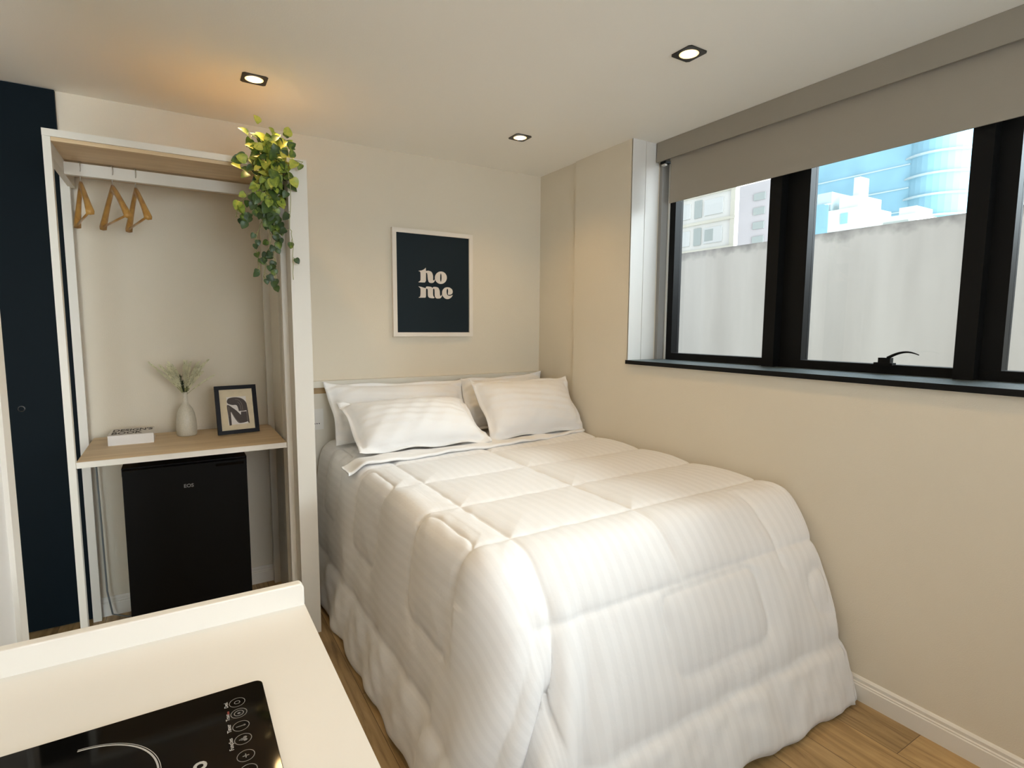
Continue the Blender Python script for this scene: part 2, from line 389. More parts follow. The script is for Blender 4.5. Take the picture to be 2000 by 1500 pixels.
# ------------------------------------------------------------------ room shell
H = 2.5
struct('floor', box(BM(), -3.9, 0.35, -5.0, 0.15, -0.10, 0.0), MT['floor'])
struct('ceiling', box(BM(), -3.9, 0.60, -5.0, 0.15, H, H+0.12), MT['ceiling'])
b = box(BM(), -3.9, 0.35, 0.0, 0.15, 0.0, H); struct('wall_back', b, MT['wall'])
WY0, WY1 = -0.93, -4.30          # the window opening along the right wall
b = BM()
box(b, 0.0, 0.36, WY0, -0.418, 0.0, H)
box(b, 0.014, 0.36, -0.418, 0.0, 0.0, H)
box(b, 0.0, 0.36, WY1, WY0, 0.0, 1.243)
box(b, 0.0, 0.36, -5.0, WY1, 0.0, H)
struct('wall_right', b, MT['wall'])
b = box(BM(), -2.70, -2.55, -5.0, -1.76, 0.0, H); struct('wall_left', b, MT['white_wall'])
b = BM()                          # front wall; its unseen window behind the camera is added to light the room
WXA, WXB, WZA, WZB = -2.05, -0.60, 0.95, 2.38
box(b, -2.55, WXA, -5.0, -4.88, 0.0, H); box(b, WXB, 0.0, -5.0, -4.88, 0.0, H)
box(b, WXA, WXB, -5.0, -4.88, 0.0, WZA); box(b, WXA, WXB, -5.0, -4.88, WZB, H)
struct('wall_front', b, MT['wall'])
w2 = thing('added_window', None, None, ((WXA+WXB)/2, -4.95, WZA), kind='structure')
b = BM(); WM = (WXA+WXB)/2
box(b, WXA, WXB, -4.97, -4.92, WZA, WZA+0.04); box(b, WXA, WXB, -4.97, -4.92, WZB-0.04, WZB)
for x in (WXA, WM-0.02, WXB-0.04): box(b, x, x+0.04, -4.97, -4.92, WZA+0.04, WZB-0.04)
obj('window_frame', b, MT['blackmetal'], w2)
for x, x2 in ((WXA+0.04, WM-0.02), (WM+0.02, WXB-0.04)): bx('glass_pane', x, x2, -4.947, -4.944, WZA+0.04, WZB-0.04, MT['glass'], w2)
struct('wall_hall', box(BM(), -3.9, -3.8, -5.0, 0.0, 0.0, H), MT['wall'])
# jamb strip on the end of the left wall
struct('trim_1', box(BM(), -2.712, -2.541, -1.80, -1.745, 0.0, H), MT['trim'], bevel=0.003)
# painted reveal of the window, with its two shadow grooves
b = BM()
box(b, 0.0, 0.098, -0.934, -0.926, 1.265, H); box(b, 0.102, 0.203, -0.934, -0.926, 1.265, H)
struct('trim_2', b, MT['reveal'], bevel=0.0015)

def baseboard(name, fn, a, c):
    """profile (depth, height) swept from a to c"""
    pr = [(0, 0), (0.014, 0), (0.014, 0.062), (0.011, 0.066), (0.012, 0.070), (0.008, 0.074), (0.009, 0.086), (0.004, 0.093), (0, 0.095)]
    bm = BM(); A = [bm.verts.new(fn(d, h, a)) for d, h in pr]; B = [bm.verts.new(fn(d, h, c)) for d, h in pr]
    n = len(pr)
    for i in range(n): bm.faces.new((A[i], B[i], B[(i+1) % n], A[(i+1) % n]))
    bm.faces.new(A[::-1]); bm.faces.new(B)
    struct(name, finish(bm), MT['trim'])
baseboard('baseboard_right', lambda d, h, t: (-d, t, h), -4.88, -0.42)
baseboard('baseboard_back', lambda d, h, t: (t, -d, h), -2.635, -1.56)

# navy door panel, floor to ceiling, with its small round lock
dr = thing('door_1', None, None, (-2.99, -0.012, 0), kind='structure')
bx('door_leaf', -3.40, -2.640, -0.024, -0.001, 0.008, H-0.004, MT['navy'], dr, 0.001)
b = BM()
for (r0, r1, y0, y1) in ((0.010, 0.0135, -0.024, -0.028),):
    seg = 28; ring = []
    for k in range(seg):
        a = 2*PI*k/seg
        ring.append([b.verts.new((-2.843 + rr*math.cos(a), yy, 1.069 + rr*math.sin(a))) for rr, yy in ((r0, y0), (r0, y1), (r1, y1+0.002), (r1, y0))])
    for k in range(seg):
        A, B2 = ring[k], ring[(k+1) % seg]
        for q in range(4): b.faces.new((A[q], A[(q+1) % 4], B2[(q+1) % 4], B2[q]))
obj('door_lock', finish(b), MT['knob'], dr)

# ------------------------------------------------------------------ window
wn = thing('window_1', None, None, (0.30, (WY0+WY1)/2, 1.265), kind='structure')
FX0, FX1 = 0.272, 0.335
bars = BM()
box(bars, FX0, FX1, WY1, WY0, 1.265, 1.303)           # bottom rail
box(bars, FX0, FX1, WY1, WY0, H-0.05, H)
box(bars, FX0, FX1, -1.008, -0.966, 1.303, H-0.05)    # left stile
obj('window_frame', bars, MT['blackmetal'], wn, 0.0015)
bx('reveal_shade_strip', 0.215, 0.30, -0.952, -0.930, 1.265, H, mat('reveal_shade_grey', (0.33, 0.32, 0.30), 0.5, bump=(60, 0.05)), wn, 0.001)  # grey strip standing in for shade on the step of the reveal
bx('guide_strip', 0.262, 0.272, -0.966, -0.958, 1.265, H-0.05, MT['plastic'], wn)
MU = [(-1.632, -1.692, -1.800), (-2.415, -2.478, -2.540), (-3.225, -3.285, -3.37)]
for (ya, yb, yc) in MU:
    bm = box(BM(), 0.226, FX1, yb, ya, 1.266, H-0.002)
    obj('mullion', bm, MT['blackmetal'], wn, 0.003)
    bx('sash_stile', FX0+0.004, FX1, yc, yb, 1.303, H-0.05, MT['blackmetal'], wn, 0.002)
edges = [(-1.008, MU[0][0]), (MU[0][2], MU[1][0]), (MU[1][2], MU[2][0]), (MU[2][2], WY1)]
for (ya, yb) in edges:
    f = BM(); box(f, 0.29, 0.328, yb, ya, 1.303, 1.309)
    p = bx('glass_pane', 0.3165, 0.3195, yb, ya, 1.305, H-0.05, MT['glass'], wn)
# latch on the middle sash
hb = BM(); box(hb, 0.240, 0.272, -2.205, -2.135, 1.302, 1.312); box(hb, 0.243, 0.270, -2.195, -2.150, 1.312, 1.332)
hd = obj('window_handle', hb, MT['blackmetal'], wn, 0.002)
arc = [(0.245 - 0.02*t, -2.185 - 0.118*t, 1.323 + 0.036*math.sin(PI*(0.08+0.66*t))) for t in [i/12 for i in range(13)]]
lb = tube(BM(), arc, [0.0065 - 0.0045*i/12 for i in range(13)], 8); obj('handle_lever', lb, MT['blackmetal'], hd, smooth=True)
# black stone sill; sky light put into the blue-grey top, edge left dark
bx('window_sill', -0.018, 0.30, WY1, WY0-0.006, 1.243, 1.265, MT['granite'], wn)
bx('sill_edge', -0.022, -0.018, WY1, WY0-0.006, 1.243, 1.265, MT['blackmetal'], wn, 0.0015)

# ------------------------------------------------------------------ roller blind
rb = thing('roller_blind', 'grey roller blind half way down over the black window, fabric box against the ceiling', 'blind', (0.2, -2.6, 2.38))
BY1 = WY1+0.02
bx('valance', 0.172, 0.180, BY1, -0.945, 2.392, 2.499, MT['blindbox'], rb, 0.002)
bx('valance_return', 0.180, 0.262, -0.953, -0.945, 2.392, 2.499, MT['blindbox'], rb, 0.001)
b = tube(BM(), [(0.207, -0.965, 2.452), (0.207, BY1, 2.452)], 0.022, 24); obj('roller', b, MT['blind'], rb, smooth=True)
bx('fabric', 0.2060, 0.2080, BY1, -1.022, 2.190, 2.45, MT['blind'], rb)
bx('bottom_bar', 0.2030, 0.2110, BY1, -1.022, 2.155, 2.190, MT['blind'], rb, 0.002)
bb = BM(); box(bb, 0.186, 0.226, -1.000, -0.960, 2.380, 2.392); obj('bracket', bb, MT['blackmetal'], rb, 0.002)
bx('bracket_clip', 0.196, 0.214, -0.985, -0.960, 2.372, 2.382, MT['plastic'], rb, 0.002)

# ------------------------------------------------------------------ downlights
def downlight(x, y, label):
    t = thing('recessed_downlight', label, 'ceiling light', (x, y, H), 'square black downlights in the ceiling')
    h = 0.050; r = 0.037
    b = BM(); n = 32
    for z0, z1 in ((H-0.004, H-0.0005),):
        outer = []; inner = []
        for k in range(n):
            a = 2*PI*(k+0.5)/n; c, s = math.cos(a), math.sin(a); q = h/max(abs(c), abs(s))
            outer.append([b.verts.new((x+c*q, y+s*q, zz)) for zz in (z0, z1)])
            inner.append([b.verts.new((x+c*r, y+s*r, zz)) for zz in (z0, z1)])
        for k in range(n):
            j = (k+1) % n
            b.faces.new((outer[k][0], outer[j][0], inner[j][0], inner[k][0]))
            b.faces.new((outer[k][0], outer[k][1], outer[j][1], outer[j][0]))
            b.faces.new((inner[k][0], inner[j][0], inner[j][1], inner[k][1]))
            b.faces.new((outer[k][1], inner[k][1], inner[j][1], outer[j][1]))
    obj('trim_ring', finish(b), MT['lamp_trim'], t)
    b = lathe(BM(), [(0.0365, H-0.0035), (0.0365, H-0.0028), (0.001, H-0.0028)], x, y, 32); obj('reflector', b, MT['lamp_glow'], t)
    b = lathe(BM(), [(0.024, H-0.006), (0.027, H-0.0045), (0.027, H-0.0036)], x, y, 24); obj('bulb_face', b, MT['lamp_core'], t)
    l = bpy.data.lights.new('lamp_beam', 'SPOT'); lo = bpy.data.objects.new('lamp_beam', l); COL.objects.link(lo)
    l.energy = SPOT_W; l.color = (1.0, 0.65, 0.27); l.spot_size = math.radians(125); l.spot_blend = 0.9; l.shadow_soft_size = 0.03
    lo.parent = t; lo.location = (0, 0, -0.012)
    return t
downlight(-1.888, -0.615, 'square black downlight with warm lit bulb above the open wardrobe and trailing plant')
downlight(-0.540, -0.607, 'small square black downlight lit warm near the back corner, above the pillows')
downlight(-0.490, -1.746, 'square black downlight lit warm near the window blind, above the foot of the bed')
downlight(-1.888, -1.746, 'unseen square black downlight added for light above the aisle between kitchen counter and bed')  # this and the next two: unseen lamps added to light the room
downlight(-1.888, -2.95, 'unseen square black downlight added for light above the kitchen counter')
downlight(-0.490, -2.95, 'unseen square black downlight added for light at the window side behind the bed')

# ------------------------------------------------------------------ bed
bed = thing('bed', 'double bed with cream headboard standing in the corner under the window', 'bed', (-0.78, -1.0, 0))
bx('bed_base', -1.44, -0.08, -1.86, -0.07, 0.06, 0.36, MT['laminate'], bed, 0.01)
bx('mattress', -1.46, -0.06, -1.88, -0.06, 0.36, 0.735, MT['mattress'], bed, 0.04)
hbd = bx('headboard', -1.700, -0.004, -0.030, -0.002, 0.20, 1.062, MT['headboard'], bed, 0.002)
bx('headboard_groove', -1.700, -0.004, -0.026, -0.004, 1.062, 1.098, MT['groove'], bed)  # recess under the cap; its brown stands in for the gap's shadow
bx('headboard_cap', -1.700, -0.004, -0.046, -0.002, 1.098, 1.135, MT['headboard'], bed, 0.003)
for x in (-1.38, -0.14):
    for y in (-1.78, -0.15): bx('leg', x-0.03, x+0.03, y-0.03, y+0.03, 0.0, 0.06, MT['dark'], bed)

# ------------------------------------------------------------------ quilt
rs = np.random.RandomState(7)
_w = [(rs.uniform(-1, 1), rs.uniform(-1, 1), rs.uniform(0, 6.28)) for _ in range(14)]
def fnoise(u, v, f):
    s = 0
    for a, b_, p in _w: s = s + np.sin((a*u + b_*v)*f + p)
    return s/math.sqrt(len(_w))

def smstep(x, a, c):
    t = np.clip((x-a)/(c-a), 0, 1); return t*t*(3-2*t)

def catmull_tab(tab, n):
    tab = np.array(tab, float); m_ = len(tab); out = []
    for t in np.linspace(0, m_-1-1e-9, n):
        i = int(t); f = t-i
        p0, p1, p2, p3 = tab[max(i-1, 0)], tab[i], tab[i+1], tab[min(i+2, m_-1)]
        out.append(0.5*((2*p1)+(-p0+p2)*f+(2*p0-5*p1+4*p2-p3)*f*f+(-p0+3*p1-3*p2+p3)*f**3))
    return np.array(out)

def make_quilt():
    xl, xr, yh, yf, r = -1.42, -0.085, -0.055, -1.85, 0.025
    zt = 0.772
    # outline samples: point, normal, zone
    pts = []; nrm = []
    def seg(a, c, nx, ny, step=0.0060):
        L = math.dist(a, c); n = max(2, int(L/step))
        for i in range(n): t = i/n; pts.append((a[0]+(c[0]-a[0])*t, a[1]+(c[1]-a[1])*t)); nrm.append((nx, ny))
    def arc(cx, cy, a0, a1, n):
        for i in range(n):
            a = math.radians(a0+(a1-a0)*i/n); pts.append((cx+r*math.cos(a), cy+r*math.sin(a))); nrm.append((math.cos(a), math.sin(a)))
    seg((xl, yh), (xl, yf+r), -1, 0); i0 = len(pts)
    arc(xl+r, yf+r, 180, 270, 46); i1 = len(pts)
    seg((xl+r, yf), (xr-r, yf), 0, -1); i2 = len(pts)
    arc(xr-r, yf+r, 270, 360, 22); i3 = len(pts)
    seg((xr, yf+r), (xr, yh), 1, 0)
    pts = np.array(pts); nrm = np.array(nrm); N = len(pts); idx = np.arange(N)
    dl = np.hypot(*np.diff(pts, axis=0).T); 
    K = 125
    foot = catmull_tab([(0, zt), (0.085, 0.758), (0.152, 0.706), (0.245, 0.575), (0.345, 0.316), (0.425, 0.030)], K)
    left = catmull_tab([(0, zt), (0.062, 0.766), (0.106, 0.715), (0.132, 0.575), (0.162, 0.316), (0.208, 0.030)], K)
    right = catmull_tab([(0, zt), (0.040, 0.768), (0.060, 0.720), (0.064, 0.575), (0.066, 0.316), (0.068, 0.030)], K)
    S = np.concatenate([[0], np.cumsum(np.hypot(*np.diff(foot, axis=0).T))])
    e = np.where(idx < (i1+i2)//2, 0.62, 0.30)
    ax = np.sign(nrm[:, 0])*np.abs(nrm[:, 0])**e; ay = np.sign(nrm[:, 1])*np.abs(nrm[:, 1])**e
    ax = np.where(np.abs(nrm[:, 0]) < 1e-6, 0, ax); ay = np.where(np.abs(nrm[:, 1]) < 1e-6, 0, ay)
    side = np.where((idx < (i1+i2)//2)[:, None], left[None, :, 0], right[None, :, 0])     # N x K
    ox = ax[:, None]*side; oy = ay[:, None]*foot[None, :, 0]
    wl = smstep(np.abs(nrm[:, 0]), 0.2, 0.9)[:, None]
    Z = np.repeat(foot[None, :, 1], N, 0)*(1-wl) + np.where((idx < (i1+i2)//2)[:, None], left[None, :, 1], right[None, :, 1])*wl
    X = pts[:, 0:1] + ox; Y = pts[:, 1:2] + oy
    tt = (S/S[-1])[None, :]
    # falling folds at the free corner: ridge on the corner, hollow, ridge, hollow
    plen = np.concatenate([[0], np.cumsum(dl)])
    pc = 0.5*(plen[i0]+plen[i1])
    # arc-like coordinate that widens the corner zone
    q = np.zeros(N); q[:i0] = (plen[:i0]-plen[i0])-0.10; q[i0:i1] = np.linspace(-0.10, 0.10, i1-i0); q[i1:] = plen[i1:]-plen[i1]+0.10
    vq = 0.150 - 0.115*smstep(tt, 0.25, 0.85)          # the main hollow slants outwards as it falls
    g = lambda c, w: np.exp(-((q[:, None]-c)/w)**2)
    fold = 0.052*g(vq-0.095, 0.048) - 0.016*g(vq-0.055, 0.018) + 0.020*g(vq-0.030, 0.018) - 0.080*g(vq, 0.022) + 0.030*g(vq+0.050, 0.030) - 0.018*g(vq+0.12, 0.03) + 0.008*g(vq+0.18, 0.03)
    grow = smstep(tt, 0.16, 0.95)
    nd = nrm/np.linalg.norm(nrm, axis=1)[:, None]
    fm = fold*grow
    # soft vertical flutes
    U0 = pts[:, 0:1] + ax[:, None]*S[None, :]; V0 = pts[:, 1:2] + ay[:, None]*S[None, :]
    flute = 0.0045*np.sin(U0*31+1.0+0.8*np.sin(V0*9))*smstep(tt, 0.3, 0.9)*(nrm[:, 1:2]**2) + 0.006*np.sin(V0*23+0.6*np.sin(U0*11))*smstep(tt, 0.4, 1)*(nrm[:, 0:1]**2)
    wallside = (idx >= i3)[:, None]
    flute = np.where(wallside, 0, flute)
    X = X + nd[:, 0:1]*(fm+flute); Y = Y + nd[:, 1:2]*(fm+flute)
    # hem lifts and dips a little
    lift = (0.030*np.exp(-((pts[:, 0]+0.75)/0.35)**2)*np.abs(nrm[:, 1]) + 0.012*np.sin(q*17))[:, None]*smstep(tt, 0.7, 1.0)
    Z = Z + np.maximum(lift, -0.012)
    # hem rolls under
    def roll(dx, dz):
        return X[:, -1:] - nd[:, 0:1]*dx, Y[:, -1:] - nd[:, 1:2]*dx, Z[:, -1:] + dz
    rr = [roll(0.006, -0.016), roll(0.022, -0.022), roll(0.045, -0.012), roll(0.055, 0.02)]
    X = np.concatenate([X]+[a[0] for a in rr], 1); Y = np.concatenate([Y]+[a[1] for a in rr], 1); Z = np.concatenate([Z]+[a[2] for a in rr], 1)
    Sx = np.concatenate([S, S[-1]+np.array([0.017, 0.034, 0.06, 0.09])])
    U = pts[:, 0:1] + ax[:, None]*Sx[None, :]; V = pts[:, 1:2] + ay[:, None]*Sx[None, :]
    # top rings shrinking to the spine
    M_ = 130
    spx = 0.5*(xl+xr); sy = np.clip(pts[:, 1], yf+0.55, yh)
    ks = np.linspace(0.0, 1.0, M_+1)[:-1]
    TX = spx + (pts[:, 0:1]-spx)*ks; TY = sy[:, None] + (pts[:, 1:2]-sy[:, None])*ks
    TZ = np.full_like(TX, zt)
    X = np.concatenate([TX, X], 1); Y = np.concatenate([TY, Y], 1); Z = np.concatenate([TZ, Z], 1)
    U = np.concatenate([TX, U], 1); V = np.concatenate([TY, V], 1)
    Sall = np.concatenate([np.zeros(M_), Sx])[None, :]*np.ones((N, 1))
    # ---- quilting seams in cloth coordinates
    sf = float(np.interp(-0.597, -foot[:, 1], S)); Vf = yf - sf                # foot seam
    sb = float(np.interp(-0.435, -left[:, 1], S)); Ub = xl - sb                # lower edge of the side panels
    sbf = float(np.interp(-0.345, -foot[:, 1], S))
    hem = S[-1]-0.215
    def segd(u0, v0, u1, v1):
        du, dv = u1-u0, v1-v0; t = np.clip(((U-u0)*du+(V-v0)*dv)/(du*du+dv*dv), 0, 1)
        return np.hypot(U-u0-t*du, V-v0-t*dv)
    D = []
    D.append(segd(-1.339, -0.1, -1.345, Vf)); D.append(segd(-0.799, -0.1, -0.810, Vf-0.01)); D.append(segd(-0.285, yf-0.08, -0.285, Vf-0.06))
    for v in (-0.36, -0.725, -1.09, -1.45, -1.815): D.append(segd(xl-0.13, v-0.035, 0.02, v))
    D.append(segd(xl-0.02, Vf, 0.2, Vf))
    def rbox(u0, u1, v0, v1, r_):
        cu, cv = (u0+u1)/2, (v0+v1)/2; hu, hv = abs(u1-u0)/2-r_, abs(v1-v0)/2-r_
        a = np.abs(U-cu)-hu; c = np.abs(V-cv)-hv
        return np.abs(np.hypot(np.maximum(a, 0), np.maximum(c, 0)) + np.minimum(np.maximum(a, c), 0) - r_)
    D.append(rbox(-0.935, -0.45, yf-sbf, Vf-0.02, 0.055)); D.append(rbox(-0.165, 0.20, yf-sbf+0.0, Vf-0.11, 0.06)); 
    for (v0, v1) in ((-0.50, -0.22), (-1.13, -0.80), (-1.855, -1.50)):
        D.append(rbox(Ub, xl-0.06, v0, v1, 0.06))
    dist = np.min(np.array(D), 0)
    hd_ = np.abs(Sall-hem)
    corner = (np.abs(q) < 0.09)[:, None]*smstep(Sall, 0.15, 0.4)
    dist = np.where(corner > 0.5, 0.2, dist)
    dist = np.minimum(dist, np.where(Sall > 0.05, hd_, 1))
    puff = 0.0072*(1-np.exp(-(dist/0.0105)**1.1)) + 0.0045*(1-np.exp(-(dist/0.045)**1.3)) + 0.007*smstep(dist, 0.0, 0.16)
    hemw = smstep(Sall, hem, hem+0.05)
    puff = puff + hemw*0.010 + hemw*0.0024*fnoise(U*1.0, V*1.0, 60)
    wr = 0.0016*fnoise(U, V, 70)*np.exp(-dist/0.04) + 0.0016*fnoise(U, V, 12) + 0.0004*fnoise(U, V, 38)*smstep(Sall, 0, 0.3)
    disp = puff + wr
    P = np.stack([X, Y, Z], -1)
    a = np.gradient(P, axis=0); c = np.gradient(P, axis=1)
    nn = np.cross(a, c); ln = np.linalg.norm(nn, axis=-1, keepdims=True); nn = nn/np.maximum(ln, 1e-9)
    top = np.zeros_like(nn); top[..., 2] = 1
    nn[:, :M_-1] = top[:, :M_-1]
    sgn = np.sign((nn[:, M_+50:M_+80, :2]*nd[:, None, :]).sum()); nn[:, M_-1:] *= sgn
    nn[:, M_-1] = top[:, 0]
    P = P + nn*disp[..., None]
    P[..., 0] = np.minimum(P[..., 0], -0.006)
    P[..., 2] = np.maximum(P[..., 2], 0.004)
    P[..., 1] = np.minimum(P[..., 1], -0.05)
    K2 = P.shape[1]
    V_ = P.reshape(-1, 3); faces = []
    for i in range(N-1):
        bs = i*K2
        for j in range(K2-1):
            faces.append((bs+j, bs+K2+j, bs+K2+j+1, bs+j+1))
    uv = np.stack([U, V], -1).reshape(-1, 2)
    o = np_mesh('quilt', V_, faces, MT['cloth'], None, uv)
    bm = BM(); bm.from_mesh(o.data); bmesh.ops.remove_doubles(bm, verts=bm.verts[:], dist=0.0004)
    # close the head side of the top between first and last outline points is implied by the spine
    bmesh.ops.recalc_face_normals(bm, faces=bm.faces[:]); bm.to_mesh(o.data); bm.free()
    return o
quilt = make_quilt()
props(quilt, 'white quilted comforter with woven satin stripes draped over the whole bed to the floor', 'comforter')

# ------------------------------------------------------------------ turned down sheet
def fold_sheet():
    nx, nc = 110, 22
    P = []
    for i in range(nx):
        t = i/(nx-1); x = -1.565 + t*(1.565-0.035)
        yb = np.interp(x, [-1.56, -1.2, -0.75, -0.35, -0.03], [-0.700, -0.695, -0.672, -0.630, -0.575])
        z0 = 0.796 - 0.040*smstep(-x, 1.47, 1.565)
        w = 0.016 + 0.006*math.sin(x*9) + 0.026*float(smstep(-x, 1.25, 1.5))
        for k in range(nc):
            a = k/(nc-1)
            if a < 0.5: s = a/0.5; y = yb + 0.09 - s*(0.09+w); z = z0 + 0.008 + 0.004*math.sin(x*14 + s*3) 
            else:
                s = (a-0.5)/0.5; ang = PI*min(1, s*2.2); 
                if s < 0.45: y = yb - w - 0.008*math.sin(ang); z = z0 + 0.008*math.cos(ang) + 0.004*math.sin(x*14+3)
                else: y = yb - w + (s-0.45)/0.55*(w+0.09); z = z0 - 0.008
            P.append((x, y, z + 0.002*math.sin(x*37+y*60)))
    F = []
    for i in range(nx-1):
        for k in range(nc-1):
            a = i*nc+k; F.append((a, a+1, a+nc+1, a+nc))
    for e in (0, (nx-1)*nc):
        for k in range(nc//2-1): F.append((e+k, e+k+1, e+nc-2-k, e+nc-1-k))
    o = np_mesh('folded_sheet', P, F, MT['pillow'])
    return props(o, 'white bed sheet edge folded over the comforter in front of the pillows', 'sheet')
fold_sheet()

# ------------------------------------------------------------------ pillows
def pillow(label, BL, BR, TR, TL, th, seed, fl=0.10, sag=0.0):
    n = 56; BL, BR, TR, TL = map(np.array, (BL, BR, TR, TL))
    a = np.linspace(-1, 1, n); A, B = np.meshgrid(a, a, indexing='ij')
    r_ = np.random.RandomState(seed); ph = r_.uniform(0, 6.28, 8)
    flx, fly = fl, fl*1.45
    ai = np.clip(np.abs(A)/(1-flx), 0, 1); bi = np.clip(np.abs(B)/(1-fly), 0, 1)
    T = th*np.sqrt(np.clip((1-ai**2.6)*(1-bi**2.2), 0, 1)) + 0.0025
    # pinched outline
    a2 = A*(1-0.045*(1-B**2)*(np.abs(A) > 0)); b2 = B*(1-0.07*(1-A**2))
    u = (a2+1)/2; v = (b2+1)/2
    P = ((1-u)*(1-v))[..., None]*BL + (u*(1-v))[..., None]*BR + (u*v)[..., None]*TR + ((1-u)*v)[..., None]*TL
    du = np.gradient(P, axis=0); dv = np.gradient(P, axis=1); nn = np.cross(du, dv); nn /= np.linalg.norm(nn, axis=-1, keepdims=True)
    if nn[n//2, n//2, 1] > 0: nn = -nn
    inside = ((ai < 1) & (bi < 1)).astype(float)
    wav = (0.012*np.sin(B*5+ph[0])*smstep(np.abs(A), 1-flx*1.2, 1)+0.010*np.sin(A*8+ph[1])*smstep(np.abs(B), 1-fly*1.2, 1))
    cr_ = smstep(ai*bi, 0.35, 0.95)
    wr = 0.0045*np.sin((A*np.sign(B)+B*1.3*np.sign(A))*16+ph[2])*cr_ + 0.003*np.sin(A*7+B*5+ph[3])*inside + 0.002*np.sin(A*19-B*9+ph[4])*inside + 0.0022*np.sin(B*26+A*4+ph[5])*inside*(1-bi)
    ctr = wav[..., None]*nn
    F = P + ctr + nn*(T + wr)[..., None]; Bk = P + ctr - nn*(T*0.7)[..., None]
    for Q in (F, Bk):
        Q[..., 0] = np.minimum(Q[..., 0], -0.012); Q[..., 1] = np.minimum(Q[..., 1], -0.05)
    V_ = np.concatenate([F.reshape(-1, 3), Bk.reshape(-1, 3)]); fc = []; m_ = n*n
    for i in range(n-1):
        for j in range(n-1):
            q = i*n+j; fc.append((q, q+n, q+n+1, q+1)); fc.append((m_+q, m_+q+1, m_+q+n+1, m_+q+n))
    loop = [i*n for i in range(n)] + [(n-1)*n+j for j in range(1, n)] + [i*n+n-1 for i in range(n-2, -1, -1)] + [j for j in range(n-2, 0, -1)]
    for k in range(len(loop)):
        p, q = loop[k], loop[(k+1) % len(loop)]; fc.append((p, m_+p, m_+q, q))
    o = np_mesh('pillow', V_, fc, MT['pillow'])
    bm = BM(); bm.from_mesh(o.data); bmesh.ops.recalc_face_normals(bm, faces=bm.faces[:]); bm.to_mesh(o.data); bm.free()
    return props(o, label, 'pillow', 'white pillows at the head of the bed')
pillow('white pillow propped upright against the headboard behind the front left pillow', (-1.505, -0.27, 0.800), (-0.66, -0.27, 0.80), (-0.645, -0.085, 1.110), (-1.530, -0.085, 1.128), 0.060, 1, 0.085)
pillow('white pillow mostly hidden in the corner behind the front right pillow', (-0.735, -0.30, 0.80), (-0.04, -0.24, 0.80), (-0.035, -0.075, 1.135), (-0.66, -0.085, 1.118), 0.050, 2, 0.085)
pillow('white pillow leaning in front beside the right wall', (-0.715, -0.60, 0.800), (-0.020, -0.585, 0.800), (-0.030, -0.375, 1.125), (-0.690, -0.265, 1.118), 0.100, 3, 0.07)
pillow('white pillow lying nearest in front on the left half of the bed', (-1.475, -0.605, 0.808), (-0.735, -0.640, 0.808), (-0.760, -0.285, 1.032), (-1.500, -0.285, 1.035), 0.105, 4, 0.085)

# ------------------------------------------------------------------ wall outlet by the bed
ol = thing('wall_outlet', 'white double outlet and switch plate on the headboard beside the open wardrobe panel', 'outlet', (-1.555, -0.031, 0.915))
bx('cover_plate', -1.592, -1.518, -0.037, -0.031, 0.855, 0.975, MT['plastic'], ol, 0.002)
bx('switch', -1.575, -1.540, -0.041, -0.037, 0.925, 0.955, MT['plastic'], ol, 0.001)
b = BM()
for dx in (-0.012, 0.0, 0.012): tube(b, [(-1.555+dx, -0.0365, 0.890), (-1.555+dx, -0.0385, 0.890)], 0.0032, 10)
obj('socket_holes', b, MT['dark'], ol)

# ------------------------------------------------------------------ open wardrobe
wd = thing('open_wardrobe', 'cream open wardrobe frame with oak top and desk shelf left of the bed', 'wardrobe', (-2.2, -0.3, 0))
YF = -0.60; ZT = 2.170
def post(x0, x1, y0, y1, z1=ZT-0.026): bx('post', x0, x1, y0, y1, 0.0, z1, MT['laminate'], wd, 0.001)
post(-2.613, -2.589, YF, YF+0.035); post(-1.807, -1.7835, YF, YF+0.035)
post(-2.640, -2.606, -0.052, -0.018); post(-1.815, -1.781, -0.052, -0.018)
bx('side_rail', -2.613, -2.589, YF+0.035, -0.018, 2.075, ZT-0.026, MT['laminate'], wd, 0.001)
bx('top_board', -2.589, -1.7835, YF+0.004, -0.004, ZT-0.040, ZT-0.004, MT['oak'], wd)
bx('front_edge', -2.613, -1.7835, YF-0.004, YF+0.004, ZT-0.026, ZT, MT['laminate'], wd, 0.001)
bx('hanging_rail', -2.589, -1.7835, -0.325, -0.300, 2.072, 2.122, MT['laminate'], wd, 0.001)
bx('shelf', -2.589, -1.8075, -0.580, -0.019, 0.884, 0.907, MT['oak'], wd)
bx('shelf_edge', -2.589, -1.8075, -0.586, -0.580, 0.883, 0.907, MT['laminate'], wd, 0.001)
bx('side_panel', -1.783, -1.703, -0.705, -0.004, 0.0, ZT, MT['laminate'], wd, 0.0015)
bx('panel_batten', -1.797, -1.7835, -0.420, -0.385, 0.0, ZT-0.045, MT['laminate'], wd, 0.001)

